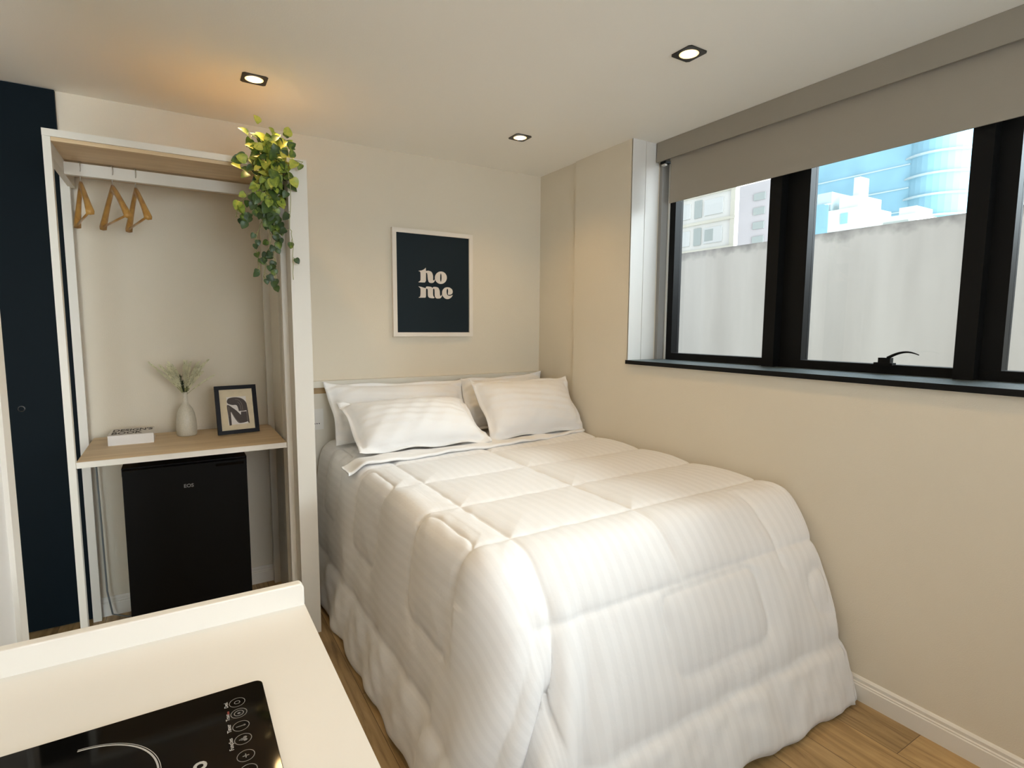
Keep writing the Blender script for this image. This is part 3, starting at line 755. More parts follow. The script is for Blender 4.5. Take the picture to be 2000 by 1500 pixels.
# ------------------------------------------------------------------ hangers
def hanger(x, tilt, yaw, label):
    t = thing('coat_hanger', label, 'hanger', (x, -0.3125, 2.122), 'wooden hangers on the wardrobe rail')
    z0 = 2.035
    c, s = math.cos(yaw), math.sin(yaw)
    def P(u, v, w=0.0): return (x + u*s + w*c, -0.3125 + u*c - w*s, v + u*tilt)
    hk = [P(0, z0-0.01), P(0, z0+0.05), P(-0.020, 2.085)] + [P(0.024*math.cos(a)*1.0, 2.110+0.020*math.sin(a)) for a in [PI*(1.05-0.11*k) for k in range(12)]]
    hk = [P(0, z0-0.01), P(0, z0+0.035), P(-0.010, z0+0.052), P(-0.022, z0+0.070)] + [P(0.022*math.cos(a), 2.108+0.022*math.sin(a)) for a in [PI*(1.0-0.1*k) for k in range(11)]]
    obj('hook', tube(BM(), hk, 0.0017, 8), MT['steel'], t, smooth=True)
    b = BM(); n = 15; top = []; bot = []
    for k in range(n):
        u = -0.215 + 0.43*k/(n-1); q = abs(u)/0.215
        zc = z0 - 0.140*q**1.2; hh = 0.016*(1-0.25*q); ww = 0.0075 + 0.007*q**2
        top.append([b.verts.new(P(u, zc+hh*dz, ww*dw)) for dz, dw in ((1, -0.6), (1, 0.6), (0.3, 1), (-0.7, 0.9), (-1, 0), (-0.7, -0.9), (0.3, -1))])
    m_ = 7
    for a, c2 in zip(top, top[1:]):
        for k in range(m_): b.faces.new((a[k], a[(k+1) % m_], c2[(k+1) % m_], c2[k]))
    b.faces.new(top[0][::-1]); b.faces.new(top[-1])
    obj('shoulder_bar', finish(b), MT['hanger'], t, smooth=True)
    obj('trouser_bar', tube(BM(), [P(-0.205, z0-0.136), P(0.205, z0-0.136)], 0.0048, 10), MT['hanger'], t, smooth=True)
    return t
hanger(-2.538, 0.0, -0.21, 'wooden coat hanger on the rail, leftmost and nearest the navy door')
hanger(-2.429, 0.0, -0.28, 'wooden coat hanger on the rail, the middle one of three')
hanger(-2.346, 0.0, -0.21, 'wooden coat hanger on the rail, rightmost, nearest the trailing plant')

# ------------------------------------------------------------------ things on the desk shelf
DZ = 0.9073
bk = thing('book', 'thick white book with dark title lettering lying on the desk shelf', 'book', (-2.42, -0.18, DZ))
bx('cover', -2.512, -2.338, -0.275, -0.090, DZ, DZ+0.003, MT['paper'], bk, 0.0005)
bx('page_block', -2.508, -2.342, -0.272, -0.093, DZ+0.003, DZ+0.041, MT['paper'], bk)
bx('cover', -2.512, -2.338, -0.275, -0.090, DZ+0.041, DZ+0.045, MT['paper'], bk, 0.0005)
bx('spine', -2.512, -2.338, -0.2785, -0.275, DZ, DZ+0.045, MT['paper'], bk, 0.0005)
b = text_bm("DESIGN'S", 0.040, Matrix.Translation((-2.503, -0.166, DZ+0.0452)) @ Matrix.Diagonal((0.96, 2.1, 1, 1)), 0.0003, 0.0012)
b2 = text_bm("BOOK", 0.040, Matrix.Translation((-2.503, -0.244, DZ+0.0452)) @ Matrix.Diagonal((1.02, 2.1, 1, 1)), 0.0003, 0.0012)
obj('title_lettering', b, MT['ink'], bk); obj('title_lettering', b2, MT['ink'], bk)

vs = thing('vase', 'slim-necked cream ceramic vase on the desk shelf holding pale dried grass', 'vase', (-2.203, -0.157, DZ))
prof = [(0.012, DZ), (0.039, DZ), (0.044, DZ+0.006), (0.0455, DZ+0.040), (0.043, DZ+0.080), (0.038, DZ+0.110), (0.030, DZ+0.134), (0.019, DZ+0.150), (0.0125, DZ+0.163), (0.0105, DZ+0.180), (0.0100, DZ+0.205), (0.0112, DZ+0.216), (0.0085, DZ+0.216), (0.0080, DZ+0.190), (0.0080, DZ+0.150)]
obj('vase_body', lathe(BM(), prof, -2.203, -0.157, 40), MT['ceramic'], vs, smooth=True)

gr = thing('dried_grass', 'small bunch of pale feathery grass and dark green sprigs standing in the vase', 'plant', (-2.203, -0.157, DZ+0.20))
rg = random.Random(5)
b = BM(); bd = BM(); bs = BM()
base = Vector((-2.203, -0.157, DZ+0.195))
for k in range(40):
    ang = rg.uniform(0, 2*PI); lean = rg.uniform(0.08, 0.55); L = rg.uniform(0.115, 0.175)
    if k == 0: ang, lean, L = PI, 0.62, 0.20
    if k == 1: ang, lean, L = 0.0, 0.95, 0.135
    if k == 2: ang, lean, L = 0.2, 0.42, 0.19
    sy_ = math.sin(ang)*(0.25 if math.sin(ang) > 0 else 0.6); d = Vector((math.cos(ang)*lean, sy_*lean, 1)).normalized(); side = Vector((math.cos(ang), sy_*0.6, 0))
    pts = [base + d*(L*t) + side*(0.035*t*t) for t in [i/6 for i in range(7)]]
    tube(bs, pts, 0.0009, 5)
    for q in range(80):
        t = 0.36 + 0.64*q/80; i = min(5, int(t*6)); f = t*6-i; p = pts[i].lerp(pts[i+1], f)
        dd = (pts[i+1]-pts[i]).normalized(); o_ = Vector((rg.uniform(-1, 1), rg.uniform(-1, 1), rg.uniform(-1, 1))); o_ = (o_-dd*o_.dot(dd)).normalized()
        ln = rg.uniform(0.009, 0.019)*(1-0.5*abs(t-0.7)); tip = p + dd*ln + o_*ln*0.42; w = dd.cross(o_)*0.0052
        v = [b.verts.new(p-w), b.verts.new(p+w), b.verts.new(tip)]; b.faces.new(v)
for k in range(16):
    ang = rg.uniform(0, 2*PI); lean = rg.uniform(0.05, 0.48); L = rg.uniform(0.06, 0.115)
    if k == 0: ang, lean, L = 0.3, 0.12, 0.15
    d = Vector((math.cos(ang)*lean, math.sin(ang)*lean*0.6, 1)).normalized()
    for q in range(60):
        t = 0.05 + 0.95*q/60; p = base + d*(L*t); o_ = Vector((rg.uniform(-1, 1), rg.uniform(-1, 1), rg.uniform(-0.2, 0.6))).normalized()
        ln = rg.uniform(0.006, 0.013); tip = p + (o_+d*0.8).normalized()*ln; w = d.cross(o_).normalized()*0.0034
        bd.faces.new([bd.verts.new(p), bd.verts.new(p.lerp(tip, .5)+w), bd.verts.new(tip), bd.verts.new(p.lerp(tip, .5)-w)])
obj('stems', bs, MT['vine'], gr)
props(obj('plumes', b, MT['grass'], gr), 'pale cream feathery grass plumes'); props(obj('sprigs', bd, MT['greenery'], gr), 'short dark green sprigs at the neck of the vase')

# small framed abstract print leaning back on its stand
pf = thing('tabletop_picture_frame', 'small black tabletop frame with abstract brown figure print beside the vase', 'picture frame', (-1.979, -0.24, DZ))
la = math.radians(11); FW, FH = 0.192, 0.243
fc = Vector((-1.979, -0.245, DZ)); yw = 0.14
def FP(u, v, d):   # u across, v up the frame, d towards the viewer
    y = -d*math.cos(la) + v*math.sin(la); z = v*math.cos(la) + d*math.sin(la)
    return (fc.x + u*math.cos(yw) - y*math.sin(yw), fc.y + u*math.sin(yw)*1.0 + y*math.cos(yw), fc.z + z + 0.002)
def fbox(bm, u0, u1, v0, v1, d0, d1):
    v = [bm.verts.new(FP(*p)) for p in ((u0, v0, d0), (u1, v0, d0), (u1, v1, d0), (u0, v1, d0), (u0, v0, d1), (u1, v0, d1), (u1, v1, d1), (u0, v1, d1))]
    for f in ((0, 1, 2, 3), (7, 6, 5, 4), (4, 5, 1, 0), (5, 6, 2, 1), (6, 7, 3, 2), (7, 4, 0, 3)): bm.faces.new([v[i] for i in f])
h = FW/2; w = 0.019; b = BM()
fbox(b, -h, h, 0, w, 0, 0.016); fbox(b, -h, h, FH-w, FH, 0, 0.016); fbox(b, -h, -h+w, w, FH-w, 0, 0.016); fbox(b, h-w, h, w, FH-w, 0, 0.016)
obj('frame', finish(b), MT['frame_black'], pf, 0.0012)
b = BM(); fbox(b, -h+w, h-w, w, FH-w, 0.002, 0.006); obj('mount', finish(b), MT['kraft'], pf)
b = BM(); fbox(b, -0.044, 0.046, 0.046, 0.186, 0.0062, 0.0068); obj('print', finish(b), MT['paper'], pf)
def AP(cx, cy):    # abstract figure sheet -> frame coordinates
    return (-0.044 + (cx-420)/510*0.090, 0.186 - (cy-365)/700*0.140)
def shape(bm, pts, d0, d1, k=4):
    q = [AP(*p) for p in [(a[0], a[1]) for a in pts]]
    q = [(*q[i], 1) if len(pts[i]) > 2 else q[i] for i in range(len(q))]
    prism(bm, smooth_poly(q, k), FP, d0, d1)
b = BM()
shape(b, [(425, 470), (470, 400), (600, 378), (740, 392), (850, 440), (925, 530), (945, 640), (960, 800), (972, 1045), (950, 1050, 1), (925, 1010, 1), (922, 730, 1), (715, 735, 1), (690, 620), (650, 575), (560, 570), (480, 545), (440, 520)], 0.0068, 0.0074)
shape(b, [(415, 600), (440, 560), (500, 590, 1), (560, 640), (640, 705), (720, 790), (758, 835, 1), (770, 755, 1), (915, 755, 1), (922, 1015, 1), (820, 1035), (700, 1035), (640, 985), (580, 890), (530, 790), (500, 730, 1), (500, 1075, 1), (440, 1080, 1), (430, 850)], 0.0068, 0.0073)
obj('figure_shape', finish(b), MT['ink'], pf)
b = BM()
for line in ([(640, 430), (720, 450), (780, 510), (810, 590), (820, 720)], [(700, 500), (750, 560), (770, 640), (775, 720)], [(460, 600), (455, 720), (450, 850)], [(520, 740), (570, 850), (630, 950), (700, 1015)], [(770, 745), (840, 738), (915, 740), (918, 900), (920, 1000)]):
    tube(b, [FP(*AP(*p), 0.0075) for p in smooth_poly(line, 4, False)], 0.0007, 5)
obj('figure_lines', b, MT['ink_line'], pf)
b = BM(); fbox(b, -0.02, 0.02, 0.0, 0.17, -0.003, 0.0); o = obj('easel_back', finish(b), MT['frame_black'], pf)

# ------------------------------------------------------------------ mini fridge
fr = thing('mini_fridge', 'black mini fridge standing on the floor under the desk shelf', 'fridge', (-2.21, -0.30, 0))
bx('cabinet', -2.452, -1.972, -0.440, -0.070, 0.018, 0.798, MT['fridge'], fr, 0.006)
bx('top_cover', -2.456, -1.968, -0.450, -0.065, 0.798, 0.834, MT['fridge'], fr, 0.010)
d = bx('door', -2.452, -1.972, -0.490, -0.444, 0.030, 0.830, MT['fridge'], fr, 0.010)
b = BM(); box(b, -2.10, -1.985, -0.497, -0.485, 0.810, 0.822); obj('grip', b, MT['hob'], d, 0.004)
b = text_bm('EOS', 0.022, Matrix.Translation((-2.230, -0.4905, 0.728)) @ Matrix.Rotation(PI/2, 4, 'X'), 0.0003, 0.0004); obj('brand_lettering', b, MT['print_grey'], d)
for x in (-2.42, -2.00):
    for y in (-0.38, -0.12): obj('foot', lathe(BM(), [(0.014, 0.0), (0.014, 0.018)], x, y, 14), MT['rubber'], fr)
b = tube(BM(), [(-2.585, -0.060, 0.868), (-2.580, -0.062, 0.5), (-2.576, -0.064, 0.15), (-2.56, -0.07, 0.03), (-2.50, -0.09, 0.012), (-2.46, -0.10, 0.012)], 0.004, 8)
obj('power_cord', b, MT['cord'], fr, smooth=True)

# ------------------------------------------------------------------ poster
po = thing('framed_poster', 'navy poster in a thin white frame on the back wall above the bed, lettered home', 'picture', (-0.808, -0.01, 1.72))
X0, X1, Z0, Z1 = -1.082, -0.535, 1.389, 2.049; w = 0.026
b = BM(); box(b, X0, X1, -0.024, -0.001, Z0, Z0+w); box(b, X0, X1, -0.024, -0.001, Z1-w, Z1); box(b, X0, X0+w, -0.024, -0.001, Z0+w, Z1-w); box(b, X1-w, X1, -0.024, -0.001, Z0+w, Z1-w)
obj('frame', b, MT['frame_white'], po, 0.0015)
bx('print', X0+w, X1-w, -0.013, -0.004, Z0+w, Z1-w, MT['poster'], po)
def HW(a, c): return (-0.971649 + 0.000257473*a - 3.38694e-06*c + 1.60048e-09*a*c, 1.88519 + 1.81698e-05*a - 0.000230087*c - 8.87506e-09*a*c)
glyphs = [
 # h
 [(240, 395), (330, 380), (400, 340), (425, 310, 1), (432, 400, 1), (500, 392), (580, 430), (615, 520), (618, 620), (625, 650), (650, 640), (668, 618, 1), (660, 670), (620, 712), (560, 718), (505, 690), (480, 600), (470, 500), (455, 450), (433, 450, 1), (432, 660, 1), (405, 705, 1), (240, 700, 1), (245, 685), (285, 655), (292, 600), (290, 450), (275, 415)],
 # m
 [(240, 810), (320, 825), (400, 850), (430, 850), (440, 815), (500, 812), (570, 825), (610, 850), (625, 825), (690, 822), (760, 850), (795, 930), (800, 1020), (815, 1065), (840, 1050), (860, 1020, 1), (855, 1070), (820, 1120), (750, 1135), (690, 1115), (665, 1050), (658, 900), (630, 870), (618, 900), (620, 1050), (655, 1105), (640, 1125, 1), (590, 1125), (520, 1110), (485, 1060), (478, 900), (455, 870), (433, 890), (432, 1060), (420, 1110, 1), (245, 1112, 1), (250, 1095), (285, 1065), (292, 900), (280, 850)],
]
def ell(cx, cy, rx, ry, n=40, a0=0, a1=360): return [(cx+rx*math.cos(math.radians(a0+(a1-a0)*k/n)), cy+ry*math.sin(math.radians(a0+(a1-a0)*k/n))) for k in range(n)]
b = BM()
PF = lambda u, v, d: (HW(u, v)[0], d, HW(u, v)[1])
for g_ in glyphs: prism(b, smooth_poly(g_, 4), PF, -0.0142, -0.0130)
def ringp(bm, outer, inner, d0, d1):
    n = len(outer); A = [[bm.verts.new(PF(*p, d)) for p in outer] for d in (d0, d1)]; B = [[bm.verts.new(PF(*p, d)) for p in inner] for d in (d0, d1)]
    for k in range(n):
        j = (k+1) % n
        bm.faces.new((A[0][k], A[0][j], B[0][j], B[0][k])); bm.faces.new((A[0][k], A[1][k], A[1][j], A[0][j])); bm.faces.new((B[0][k], B[0][j], B[1][j], B[1][k]))
ringp(b, ell(828, 578, 160, 165), ell(826, 575, 20, 112), -0.0142, -0.0130)
# e: bowl with narrow eye and a hooked tail
prism(b, smooth_poly([(1148, 950), (1130, 890), (1070, 845), (1005, 832), (930, 850), (875, 910), (862, 985), (880, 1065), (940, 1130), (1015, 1148), (1090, 1120), (1135, 1070), (1148, 1035, 1), (1100, 1055), (1050, 1060), (1005, 1040), (985, 990), (980, 930), (990, 890), (1005, 868), (1022, 890), (1026, 940), (1020, 1000), (1025, 1035, 1), (1090, 1030), (1135, 1000)], 4), PF, -0.0142, -0.0130)
obj('lettering', finish(b), MT['letter'], po)

# ------------------------------------------------------------------ trailing plant
tp = thing('trailing_plant', 'yellow green pothos vine trailing down from the right end of the wardrobe top', 'plant', (-1.82, -0.6, ZT))
rp = random.Random(11)
def leaf_mat():
    M = bpy.data.materials.new('variegated_lamplit_leaf'); M.use_nodes = True; n = M.node_tree; b_ = n.nodes['Principled BSDF']; L = n.links.new
    at = n.nodes.new('ShaderNodeAttribute'); at.attribute_name = 'tone'
    r = n.nodes.new('ShaderNodeValToRGB'); e = r.color_ramp.elements
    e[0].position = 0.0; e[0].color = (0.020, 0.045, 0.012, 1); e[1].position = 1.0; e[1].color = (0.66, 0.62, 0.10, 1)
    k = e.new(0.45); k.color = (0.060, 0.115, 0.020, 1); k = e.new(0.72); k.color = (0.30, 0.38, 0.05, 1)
    t = n.nodes.new('ShaderNodeTexCoord'); x = n.nodes.new('ShaderNodeTexNoise'); x.inputs['Scale'].default_value = 60; x.inputs['Detail'].default_value = 4
    L(t.outputs['Object'], x.inputs['Vector'])
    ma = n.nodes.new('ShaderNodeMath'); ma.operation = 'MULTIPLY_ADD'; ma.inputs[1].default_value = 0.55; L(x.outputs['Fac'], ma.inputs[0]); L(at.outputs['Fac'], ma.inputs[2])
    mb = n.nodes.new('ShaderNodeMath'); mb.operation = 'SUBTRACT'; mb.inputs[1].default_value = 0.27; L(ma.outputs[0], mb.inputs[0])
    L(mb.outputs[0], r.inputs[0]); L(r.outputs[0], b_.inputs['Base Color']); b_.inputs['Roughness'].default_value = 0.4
    return M
LV, LF, LT = [], [], []
def leaf(p, d, nrm_, size, tone):
    """heart shaped leaf, folded along the midrib, tip towards d"""
    d = d.normalized(); s = d.cross(nrm_).normalized(); n_ = s.cross(d)
    half = [(0.0, 0.02), (-0.09, 0.28), (0.02, 0.44), (0.24, 0.51), (0.48, 0.47), (0.70, 0.34), (0.88, 0.16), (1.0, 0.0)]
    i0 = len(LV); mid = []
    for t, w_ in half:
        c = p + d*(t*size) + n_*(-0.22*size*t*t)
        for sg in (-1, 0, 1):
            LV.append(c + s*(sg*w_*size) + n_*(abs(sg)*w_*size*0.30)); LT.append(tone + (0.10 if sg == 0 else 0))
    for k in range(len(half)-1):
        a = i0+3*k
        LF.append((a, a+1, a+4, a+3)); LF.append((a+1, a+2, a+5, a+4))
vines = [
 ([(-1.86, -0.62, 2.19), (-1.87, -0.67, 2.12), (-1.904, -0.67, 2.04), (-1.945, -0.66, 1.993), (-1.976, -0.66, 1.958), (-1.988, -0.66, 1.904)], 15, 1.0),
 ([(-1.86, -0.60, 2.19), (-1.845, -0.68, 2.10), (-1.858, -0.67, 1.994), (-1.858, -0.66, 1.906), (-1.855, -0.66, 1.82), (-1.875, -0.66, 1.742), (-1.886, -0.66, 1.653)], 20, 1.0),
 ([(-1.82, -0.60, 2.19), (-1.82, -0.69, 2.105), (-1.822, -0.68, 1.976), (-1.822, -0.67, 1.867), (-1.842, -0.66, 1.777), (-1.838, -0.66, 1.711), (-1.846, -0.66, 1.622)], 24, 1.0),
 ([(-1.80, -0.60, 2.19), (-1.798, -0.70, 2.13), (-1.784, -0.735, 2.09), (-1.778, -0.735, 2.013), (-1.786, -0.73, 1.891), (-1.777, -0.73, 1.826), (-1.778, -0.73, 1.650)], 9, 1.0),
 ([(-1.87, -0.61, 2.18), (-1.88, -0.68, 2.10), (-1.895, -0.67, 2.01), (-1.915, -0.66, 1.944), (-1.938, -0.66, 1.90)], 13, 1.0),
 ([(-1.85, -0.58, 2.19), (-1.856, -0.62, 2.23), (-1.896, -0.64, 2.252), (-1.920, -0.65, 2.250)], 7, 1.1),
 ([(-1.83, -0.58, 2.19), (-1.82, -0.62, 2.23), (-1.785, -0.63, 2.24), (-1.757, -0.63, 2.200)], 8, 1.1),
 ([(-1.82, -0.60, 2.18), (-1.79, -0.68, 2.17), (-1.75, -0.73, 2.155), (-1.725, -0.745, 2.150)], 5, 1.0),
 ([(-1.85, -0.61, 2.18), (-1.86, -0.69, 2.09), (-1.866, -0.68, 1.98), (-1.878, -0.67, 1.926), (-1.900, -0.66, 1.859), (-1.918, -0.66, 1.792), (-1.906, -0.66, 1.729), (-1.902, -0.66, 1.674)], 15, 1.0),
 ([(-1.84, -0.60, 2.19), (-1.845, -0.70, 2.10), (-1.835, -0.69, 2.00), (-1.838, -0.68, 1.93), (-1.845, -0.68, 1.84)], 30, 1.05),
 ([(-1.83, -0.60, 2.19), (-1.835, -0.71, 2.12), (-1.850, -0.70, 2.03), (-1.853, -0.69, 1.96), (-1.838, -0.69, 1.87)], 30, 1.05),
]
vb = BM()
for pts, cnt, sz in vines:
    q = [Vector(p) for p in pts]; fine = []
    for i in range(len(q)-1):
        p0, p1, p2, p3 = q[max(i-1, 0)], q[i], q[i+1], q[min(i+2, len(q)-1)]
        for j in range(5):
            t = j/5; fine.append(0.5*((2*p1)+(-p0+p2)*t+(2*p0-5*p1+4*p2-p3)*t*t+(-p0+3*p1-3*p2+p3)*t**3) + Vector((rp.uniform(-1, 1), rp.uniform(-1, 1), 0))*0.003)
    fine.append(q[-1]); tube(vb, fine, 0.0016, 6)
    for k in range(cnt):
        t = (k+rp.uniform(0.1, 0.9))/cnt*(len(fine)-1.01); i = int(t); p = fine[i].lerp(fine[i+1], t-i)
        z = p.z; dirn = Vector((rp.uniform(-1, 1), rp.uniform(-0.9, 0.2), rp.uniform(-1.0, 0.1 if z < 2.1 else 0.9))).normalized()
        st = p + dirn*rp.uniform(0.008, 0.022); tube(vb, [p, st], 0.0010, 5)
        tone = 0.62 if z > 2.05 else (0.36 if z > 1.95 else 0.14)  # light of the lamp above put into the tone, paler near the top
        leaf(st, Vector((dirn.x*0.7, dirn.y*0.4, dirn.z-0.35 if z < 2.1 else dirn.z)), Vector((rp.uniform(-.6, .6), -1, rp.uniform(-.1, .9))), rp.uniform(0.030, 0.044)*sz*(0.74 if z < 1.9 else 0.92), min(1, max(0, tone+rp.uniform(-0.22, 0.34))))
for k in range(200):   # the bushy crown on the board's edge
    u, v = rp.gauss(0, 0.038), rp.gauss(0, 0.055)
    p = Vector((-1.842+u*1.05, -0.655+rp.uniform(-0.06, 0.05), 2.150+v))
    d_ = Vector((u*14+rp.uniform(-.8, .8), rp.uniform(-1.0, 0.1), v*6+rp.uniform(-0.9, 0.7)))
    leaf(p, d_, Vector((rp.uniform(-.7, .7), -1, rp.uniform(0, 1.2))), rp.uniform(0.025, 0.043), min(1, max(0, 0.54+rp.uniform(-0.36, 0.42))))
me = bpy.data.meshes.new('leaves'); me.from_pydata([tuple(v) for v in LV], [], LF); me.update()
at = me.attributes.new('tone', 'FLOAT', 'POINT'); at.data.foreach_set('value', LT)
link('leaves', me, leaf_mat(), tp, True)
obj('vines', vb, MT['vine'], tp, smooth=True)

# ------------------------------------------------------------------ kitchen counter and hob
CX1, CYF = -2.036, -2.200
kc = thing('kitchen_counter', 'ivory solid surface kitchen counter with a low upstand, in the near left foreground', 'counter', (-2.3, -3.1, 0))
bx('worktop', -2.548, CX1, -3.88, CYF, 0.868, 0.900, MT['counter'], kc, 0.002)
b = BM()
prism(b, [(-2.548, 0.868, 1), (CX1, 0.868, 1), (CX1, 0.936), (CX1-0.006, 0.944), (-2.548, 0.944)], lambda u, v, d: (u, d, v), CYF-0.0005, CYF+0.0205)
b2 = finish(b); obj('upstand', b2, MT['counter'], kc, 0.0025)
bx('cabinet', -2.545, CX1-0.045, -3.86, CYF-0.01, 0.10, 0.866, MT['cabinet'], kc)
bx('plinth', -2.545, CX1-0.09, -3.86, CYF-0.01, 0.0, 0.10, MT['dark'], kc)
for k in range(3):
    y1 = CYF-0.014-k*0.552; dd = bx('cabinet_door', CX1-0.044, CX1-0.024, y1-0.546, y1, 0.105, 0.862, MT['cabinet'], kc, 0.0015)
    bx('handle', CX1-0.024, CX1-0.008, y1-0.45, y1-0.10, 0.835, 0.845, MT['steel'], dd, 0.002)

hb_ = thing('induction_hob', 'black glass single induction hob with a column of touch keys on the counter', 'hob', (-2.32, -2.56, 0.90))
b = BM(); x0, x1, y0, y1, r = -2.530, -2.141, -2.705, -2.418, 0.011
pts = []
for cx, cy, a0 in ((x1-r, y1-r, 0), (x0+r, y1-r, 90), (x0+r, y0+r, 180), (x1-r, y0+r, 270)):
    for k in range(7): a = math.radians(a0+15*k); pts.append((cx+r*math.cos(a), cy+r*math.sin(a)))
prism(b, pts, lambda u, v, d: (u, v, d), 0.9003, 0.9060); obj('glass_top', finish(b), MT['hob'], hb_, 0.0008)
HZ = 0.9062
def flat_ring(bm, cx, cy, r0, r1, a0=0, a1=360, n=48, z=HZ):
    full = abs(a1-a0) >= 360; R = []
    for k in range(n if full else n+1):
        a = math.radians(a0+(a1-a0)*k/n); R.append((bm.verts.new((cx+r0*math.cos(a), cy+r0*math.sin(a), z)), bm.verts.new((cx+r1*math.cos(a), cy+r1*math.sin(a), z))))
    for k in range(n if full else n): A, B2 = R[k], R[(k+1) % len(R)]; bm.faces.new((A[0], A[1], B2[1], B2[0]))
b = BM(); flat_ring(b, -2.365, -2.550, 0.0915, 0.0937, -75, 88); flat_ring(b, -2.365, -2.550, 0.0950, 0.0958, -75, 88)
flat_ring(b, -2.365, -2.550, 0.0915, 0.0937, 172, 262); flat_ring(b, -2.365, -2.550, 0.0950, 0.0958, 172, 262)
obj('cooking_zone_ring', b, MT['print_light'], hb_)
keys = [(-2.459, 'power'), (-2.485, 'lock'), (-2.514, 'timer'), (-2.542, 'mode'), (-2.575, 'plus'), (-2.602, 'minus')]
for ky, kind in keys:
    b = BM(); cx = -2.1785; flat_ring(b, cx, ky, 0.0096, 0.0106, n=32)
    if kind == 'power': flat_ring(b, cx, ky, 0.0030, 0.0040, n=20)
    if kind == 'lock': flat_ring(b, cx, ky, 0.0052, 0.0064, n=24); flat_ring(b, cx, ky, 0.0002, 0.0020, n=12)
    if kind == 'timer': box(b, cx-0.006, cx+0.004, ky-0.0006, ky+0.0006, HZ-0.0001, HZ); flat_ring(b, cx+0.004, ky, 0.0001, 0.0017, n=12)
    if kind == 'mode':
        for ax_, ay_ in ((0.0025, 0.0025), (0.0025, -0.0025), (-0.0010, 0.0)): flat_ring(b, cx+ax_, ky+ay_, 0.0001, 0.0024, n=12)
        box(b, cx-0.005, cx, ky-0.0007, ky+0.0007, HZ-0.0001, HZ)
    if kind in ('plus', 'minus'): box(b, cx-0.0006, cx+0.0006, ky-0.0038, ky+0.0038, HZ-0.0001, HZ)
    if kind == 'plus': box(b, cx-0.0038, cx+0.0038, ky-0.0006, ky+0.0006, HZ-0.0001, HZ)
    obj('touch_key', b, MT['print_grey'], hb_)
RT = lambda x, y: Matrix.Translation((x, y, HZ)) @ Matrix.Rotation(PI/2, 4, 'Z')
lbl = BM()
for s_, y_, sz in (('Desl.', -2.465, 0.0068), ('Trava', -2.495, 0.0068), ('Timer', -2.521, 0.0072), ('Funções', -2.557, 0.0072)):
    tb = text_bm(s_, sz, RT(-2.1905, y_), 0.00005, 0.0001); tm = bpy.data.meshes.new('x'); tb.to_mesh(tm); lbl.from_mesh(tm); tb.free(); bpy.data.meshes.remove(tm)
obj('key_lettering', lbl, MT['print_light'], hb_)
bx('indicator', -2.1925, -2.1900, -2.481, -2.474, HZ-0.0001, HZ+0.0001, MT['print_red'], hb_)
obj('brand_lettering', text_bm('co', 0.030, RT(-2.222, -2.586), 0.00005, 0.0008), MT['print_light'], hb_)

# ------------------------------------------------------------------ outside: terrace wall, floor and city
tw = thing('terrace_wall', 'tall weathered pale rendered wall across the terrace outside the window', 'wall', (2.6, -1.5, 0))
bx('wall_body', 2.50, 2.68, -9.0, 7.0, -0.4, 2.255, MT['terrace'], tw, 0.01)
obj('drain_pipe', tube(BM(), [(2.475, -0.470, 2.10), (2.475, -0.475, 1.75)], 0.010, 10), mat('rusty_pink_pipe', (0.50, 0.42, 0.40), 0.8, bump=(60, 0.2)), tw, smooth=True)
tf = bx('terrace_floor', 0.36, 2.5, -9.0, 7.0, -0.45, -0.25, MT['concrete']); tf['kind'] = 'structure'

def building(name, label, x, y0, y1, z1, z0=-25, depth=14, body='block'):
    t = thing(name, label, 'building', (x+depth/2, (y0+y1)/2, z0))
    bx('walls', x, x+depth, min(y0, y1), max(y0, y1), z0, z1, MT[body], t)
    return t
# white apartment block seen through the left pane (its right hand corner at y = 17.2)
A = building('apartment_building', 'white apartment building with rows of windows seen through the left pane', 25.0, 17.25, 32.0, 15.0, depth=6)
for k in range(6):
    z = 6.15 + (k-1)*1.62
    bx('floor_band', 24.86, 25.0, 17.2, 32.0, z-0.13, z+0.02, MT['block_beam'], A)
    for j in range(4):
        y = 18.15 + j*2.35
        f = bx('window', 24.93, 24.99, y-0.05, y+1.25, z+0.32, z+1.22, MT['block_shutter'], A)
        g2 = bx('window', 24.93, 24.99, y+1.45, y+1.98, z+0.28, z+1.30, MT['block_glass'], A)
        if j % 2 == 0 and k % 2: bx('pane', 24.915, 24.93, y+0.55, y+1.15, z+0.45, z+1.12, MT['block_glass'], f)
bx('corner_strip', 24.9, 25.0, 17.25, 17.55, -25, 15.0, MT['block_beam'], A)
B_ = building('office_building', 'low grey office building right of the white apartments, behind the terrace wall', 20.0, 11.72, 13.33, 7.86, depth=2.4, body='grey_block')
for k in range(5):
    z = 4.6 + k*0.62; bx('window', 19.95, 19.99, 12.0, 12.55, z, z+0.30, MT['block_glass'], B_)
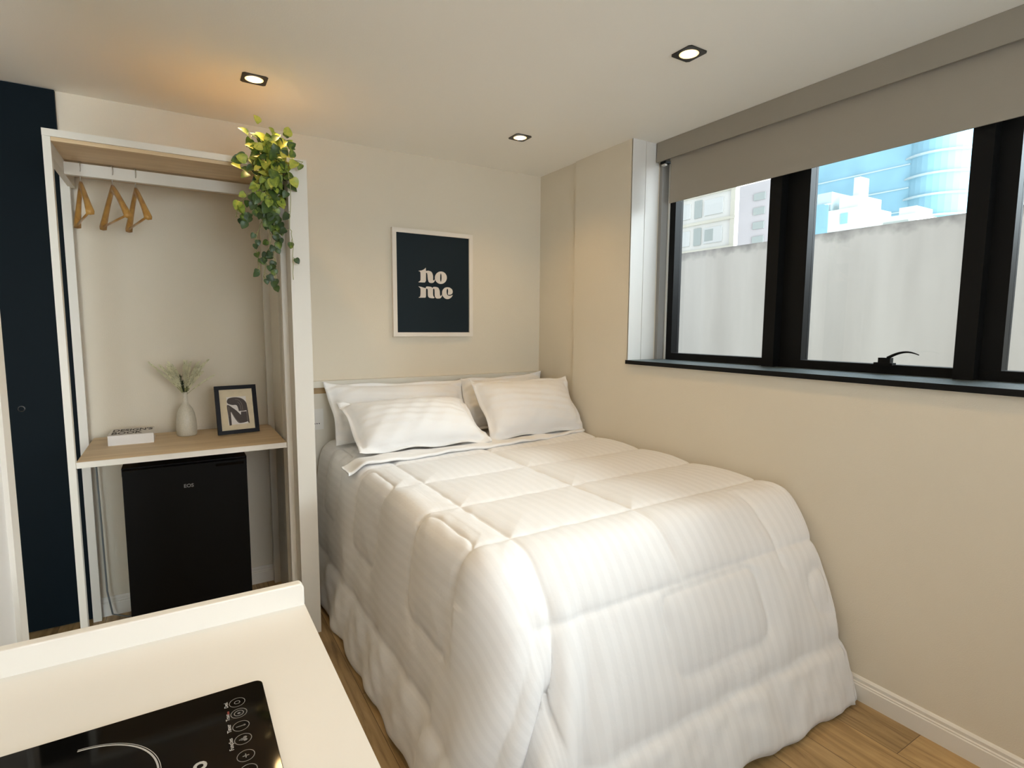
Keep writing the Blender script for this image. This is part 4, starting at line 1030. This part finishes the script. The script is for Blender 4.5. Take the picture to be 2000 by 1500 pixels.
T_ = building('glass_tower', 'tall blue glass office tower with pale floor edges in the middle pane', 60.0, 24.0, 46.0, 40.0, depth=20, body='tower_glass')
for k in range(11):
    z = 8.5+k*2.25; bx('floor_edge', 59.9, 60.0, 24.0, 46.0, z, z+0.12, MT['tower_slab'], T_)
# rounded right hand bay of the tower
b = BM(); n = 20; pr = [(60.0+1.0, 21.0)] + [(60.0+3.2-3.6*math.sin(PI*k/n), 22.2+3.0*math.cos(PI*k/n)) for k in range(n+1)] 
pr = [(60.0+3.2-3.8*math.sin(PI*k/n), 22.3+3.2*math.cos(PI*k/n)) for k in range(n+1)]
prism(b, pr, lambda u, v, d: (u, v, d), -25, 24); obj('round_bay', finish(b), MT['tower_glass'], T_)
for k in range(9):
    z = 10.2+k*1.95; b = BM(); prism(b, [(60.0+3.2-4.1*math.sin(PI*q/n), 22.3+3.5*math.cos(PI*q/n)) for q in range(n+1)], lambda u, v, d: (u, v, d), z, z+0.16)
    obj('bay_floor_edge', finish(b), MT['tower_slab'], T_)
C_ = building('rooftop_building', 'pale narrow building with a stepped roof in front of the blue glass tower', 48.0, 22.2, 26.4, 11.9, depth=5, body='tower_light')
bx('roof_house', 48.2, 52, 22.6, 24.2, 11.9, 12.9, MT['tower_light'], C_); bx('roof_house', 48.2, 52, 24.9, 26.2, 11.9, 13.6, MT['tower_slab'], C_)
bx('window', 47.93, 47.99, 23.3, 23.9, 10.6, 11.5, MT['tower_glass'], C_); bx('window', 47.93, 47.99, 25.0, 26.1, 9.0, 12.6, MT['tower_glass'], C_)
bx('water_tank', 49, 50.5, 23.0, 23.5, 12.9, 14.6, MT['tower_light'], C_)
D_ = building('flat_roofed_building', 'small cream flat roofed building just above the terrace wall, in front of the tower', 48.0, 18.0, 21.3, 10.6, depth=5, body='tower_light')
bx('roof_house', 48.2, 51, 18.2, 19.4, 10.6, 11.2, MT['tower_light'], D_); bx('window', 47.93, 47.99, 18.6, 20.4, 9.95, 10.15, MT['block_glass'], D_)
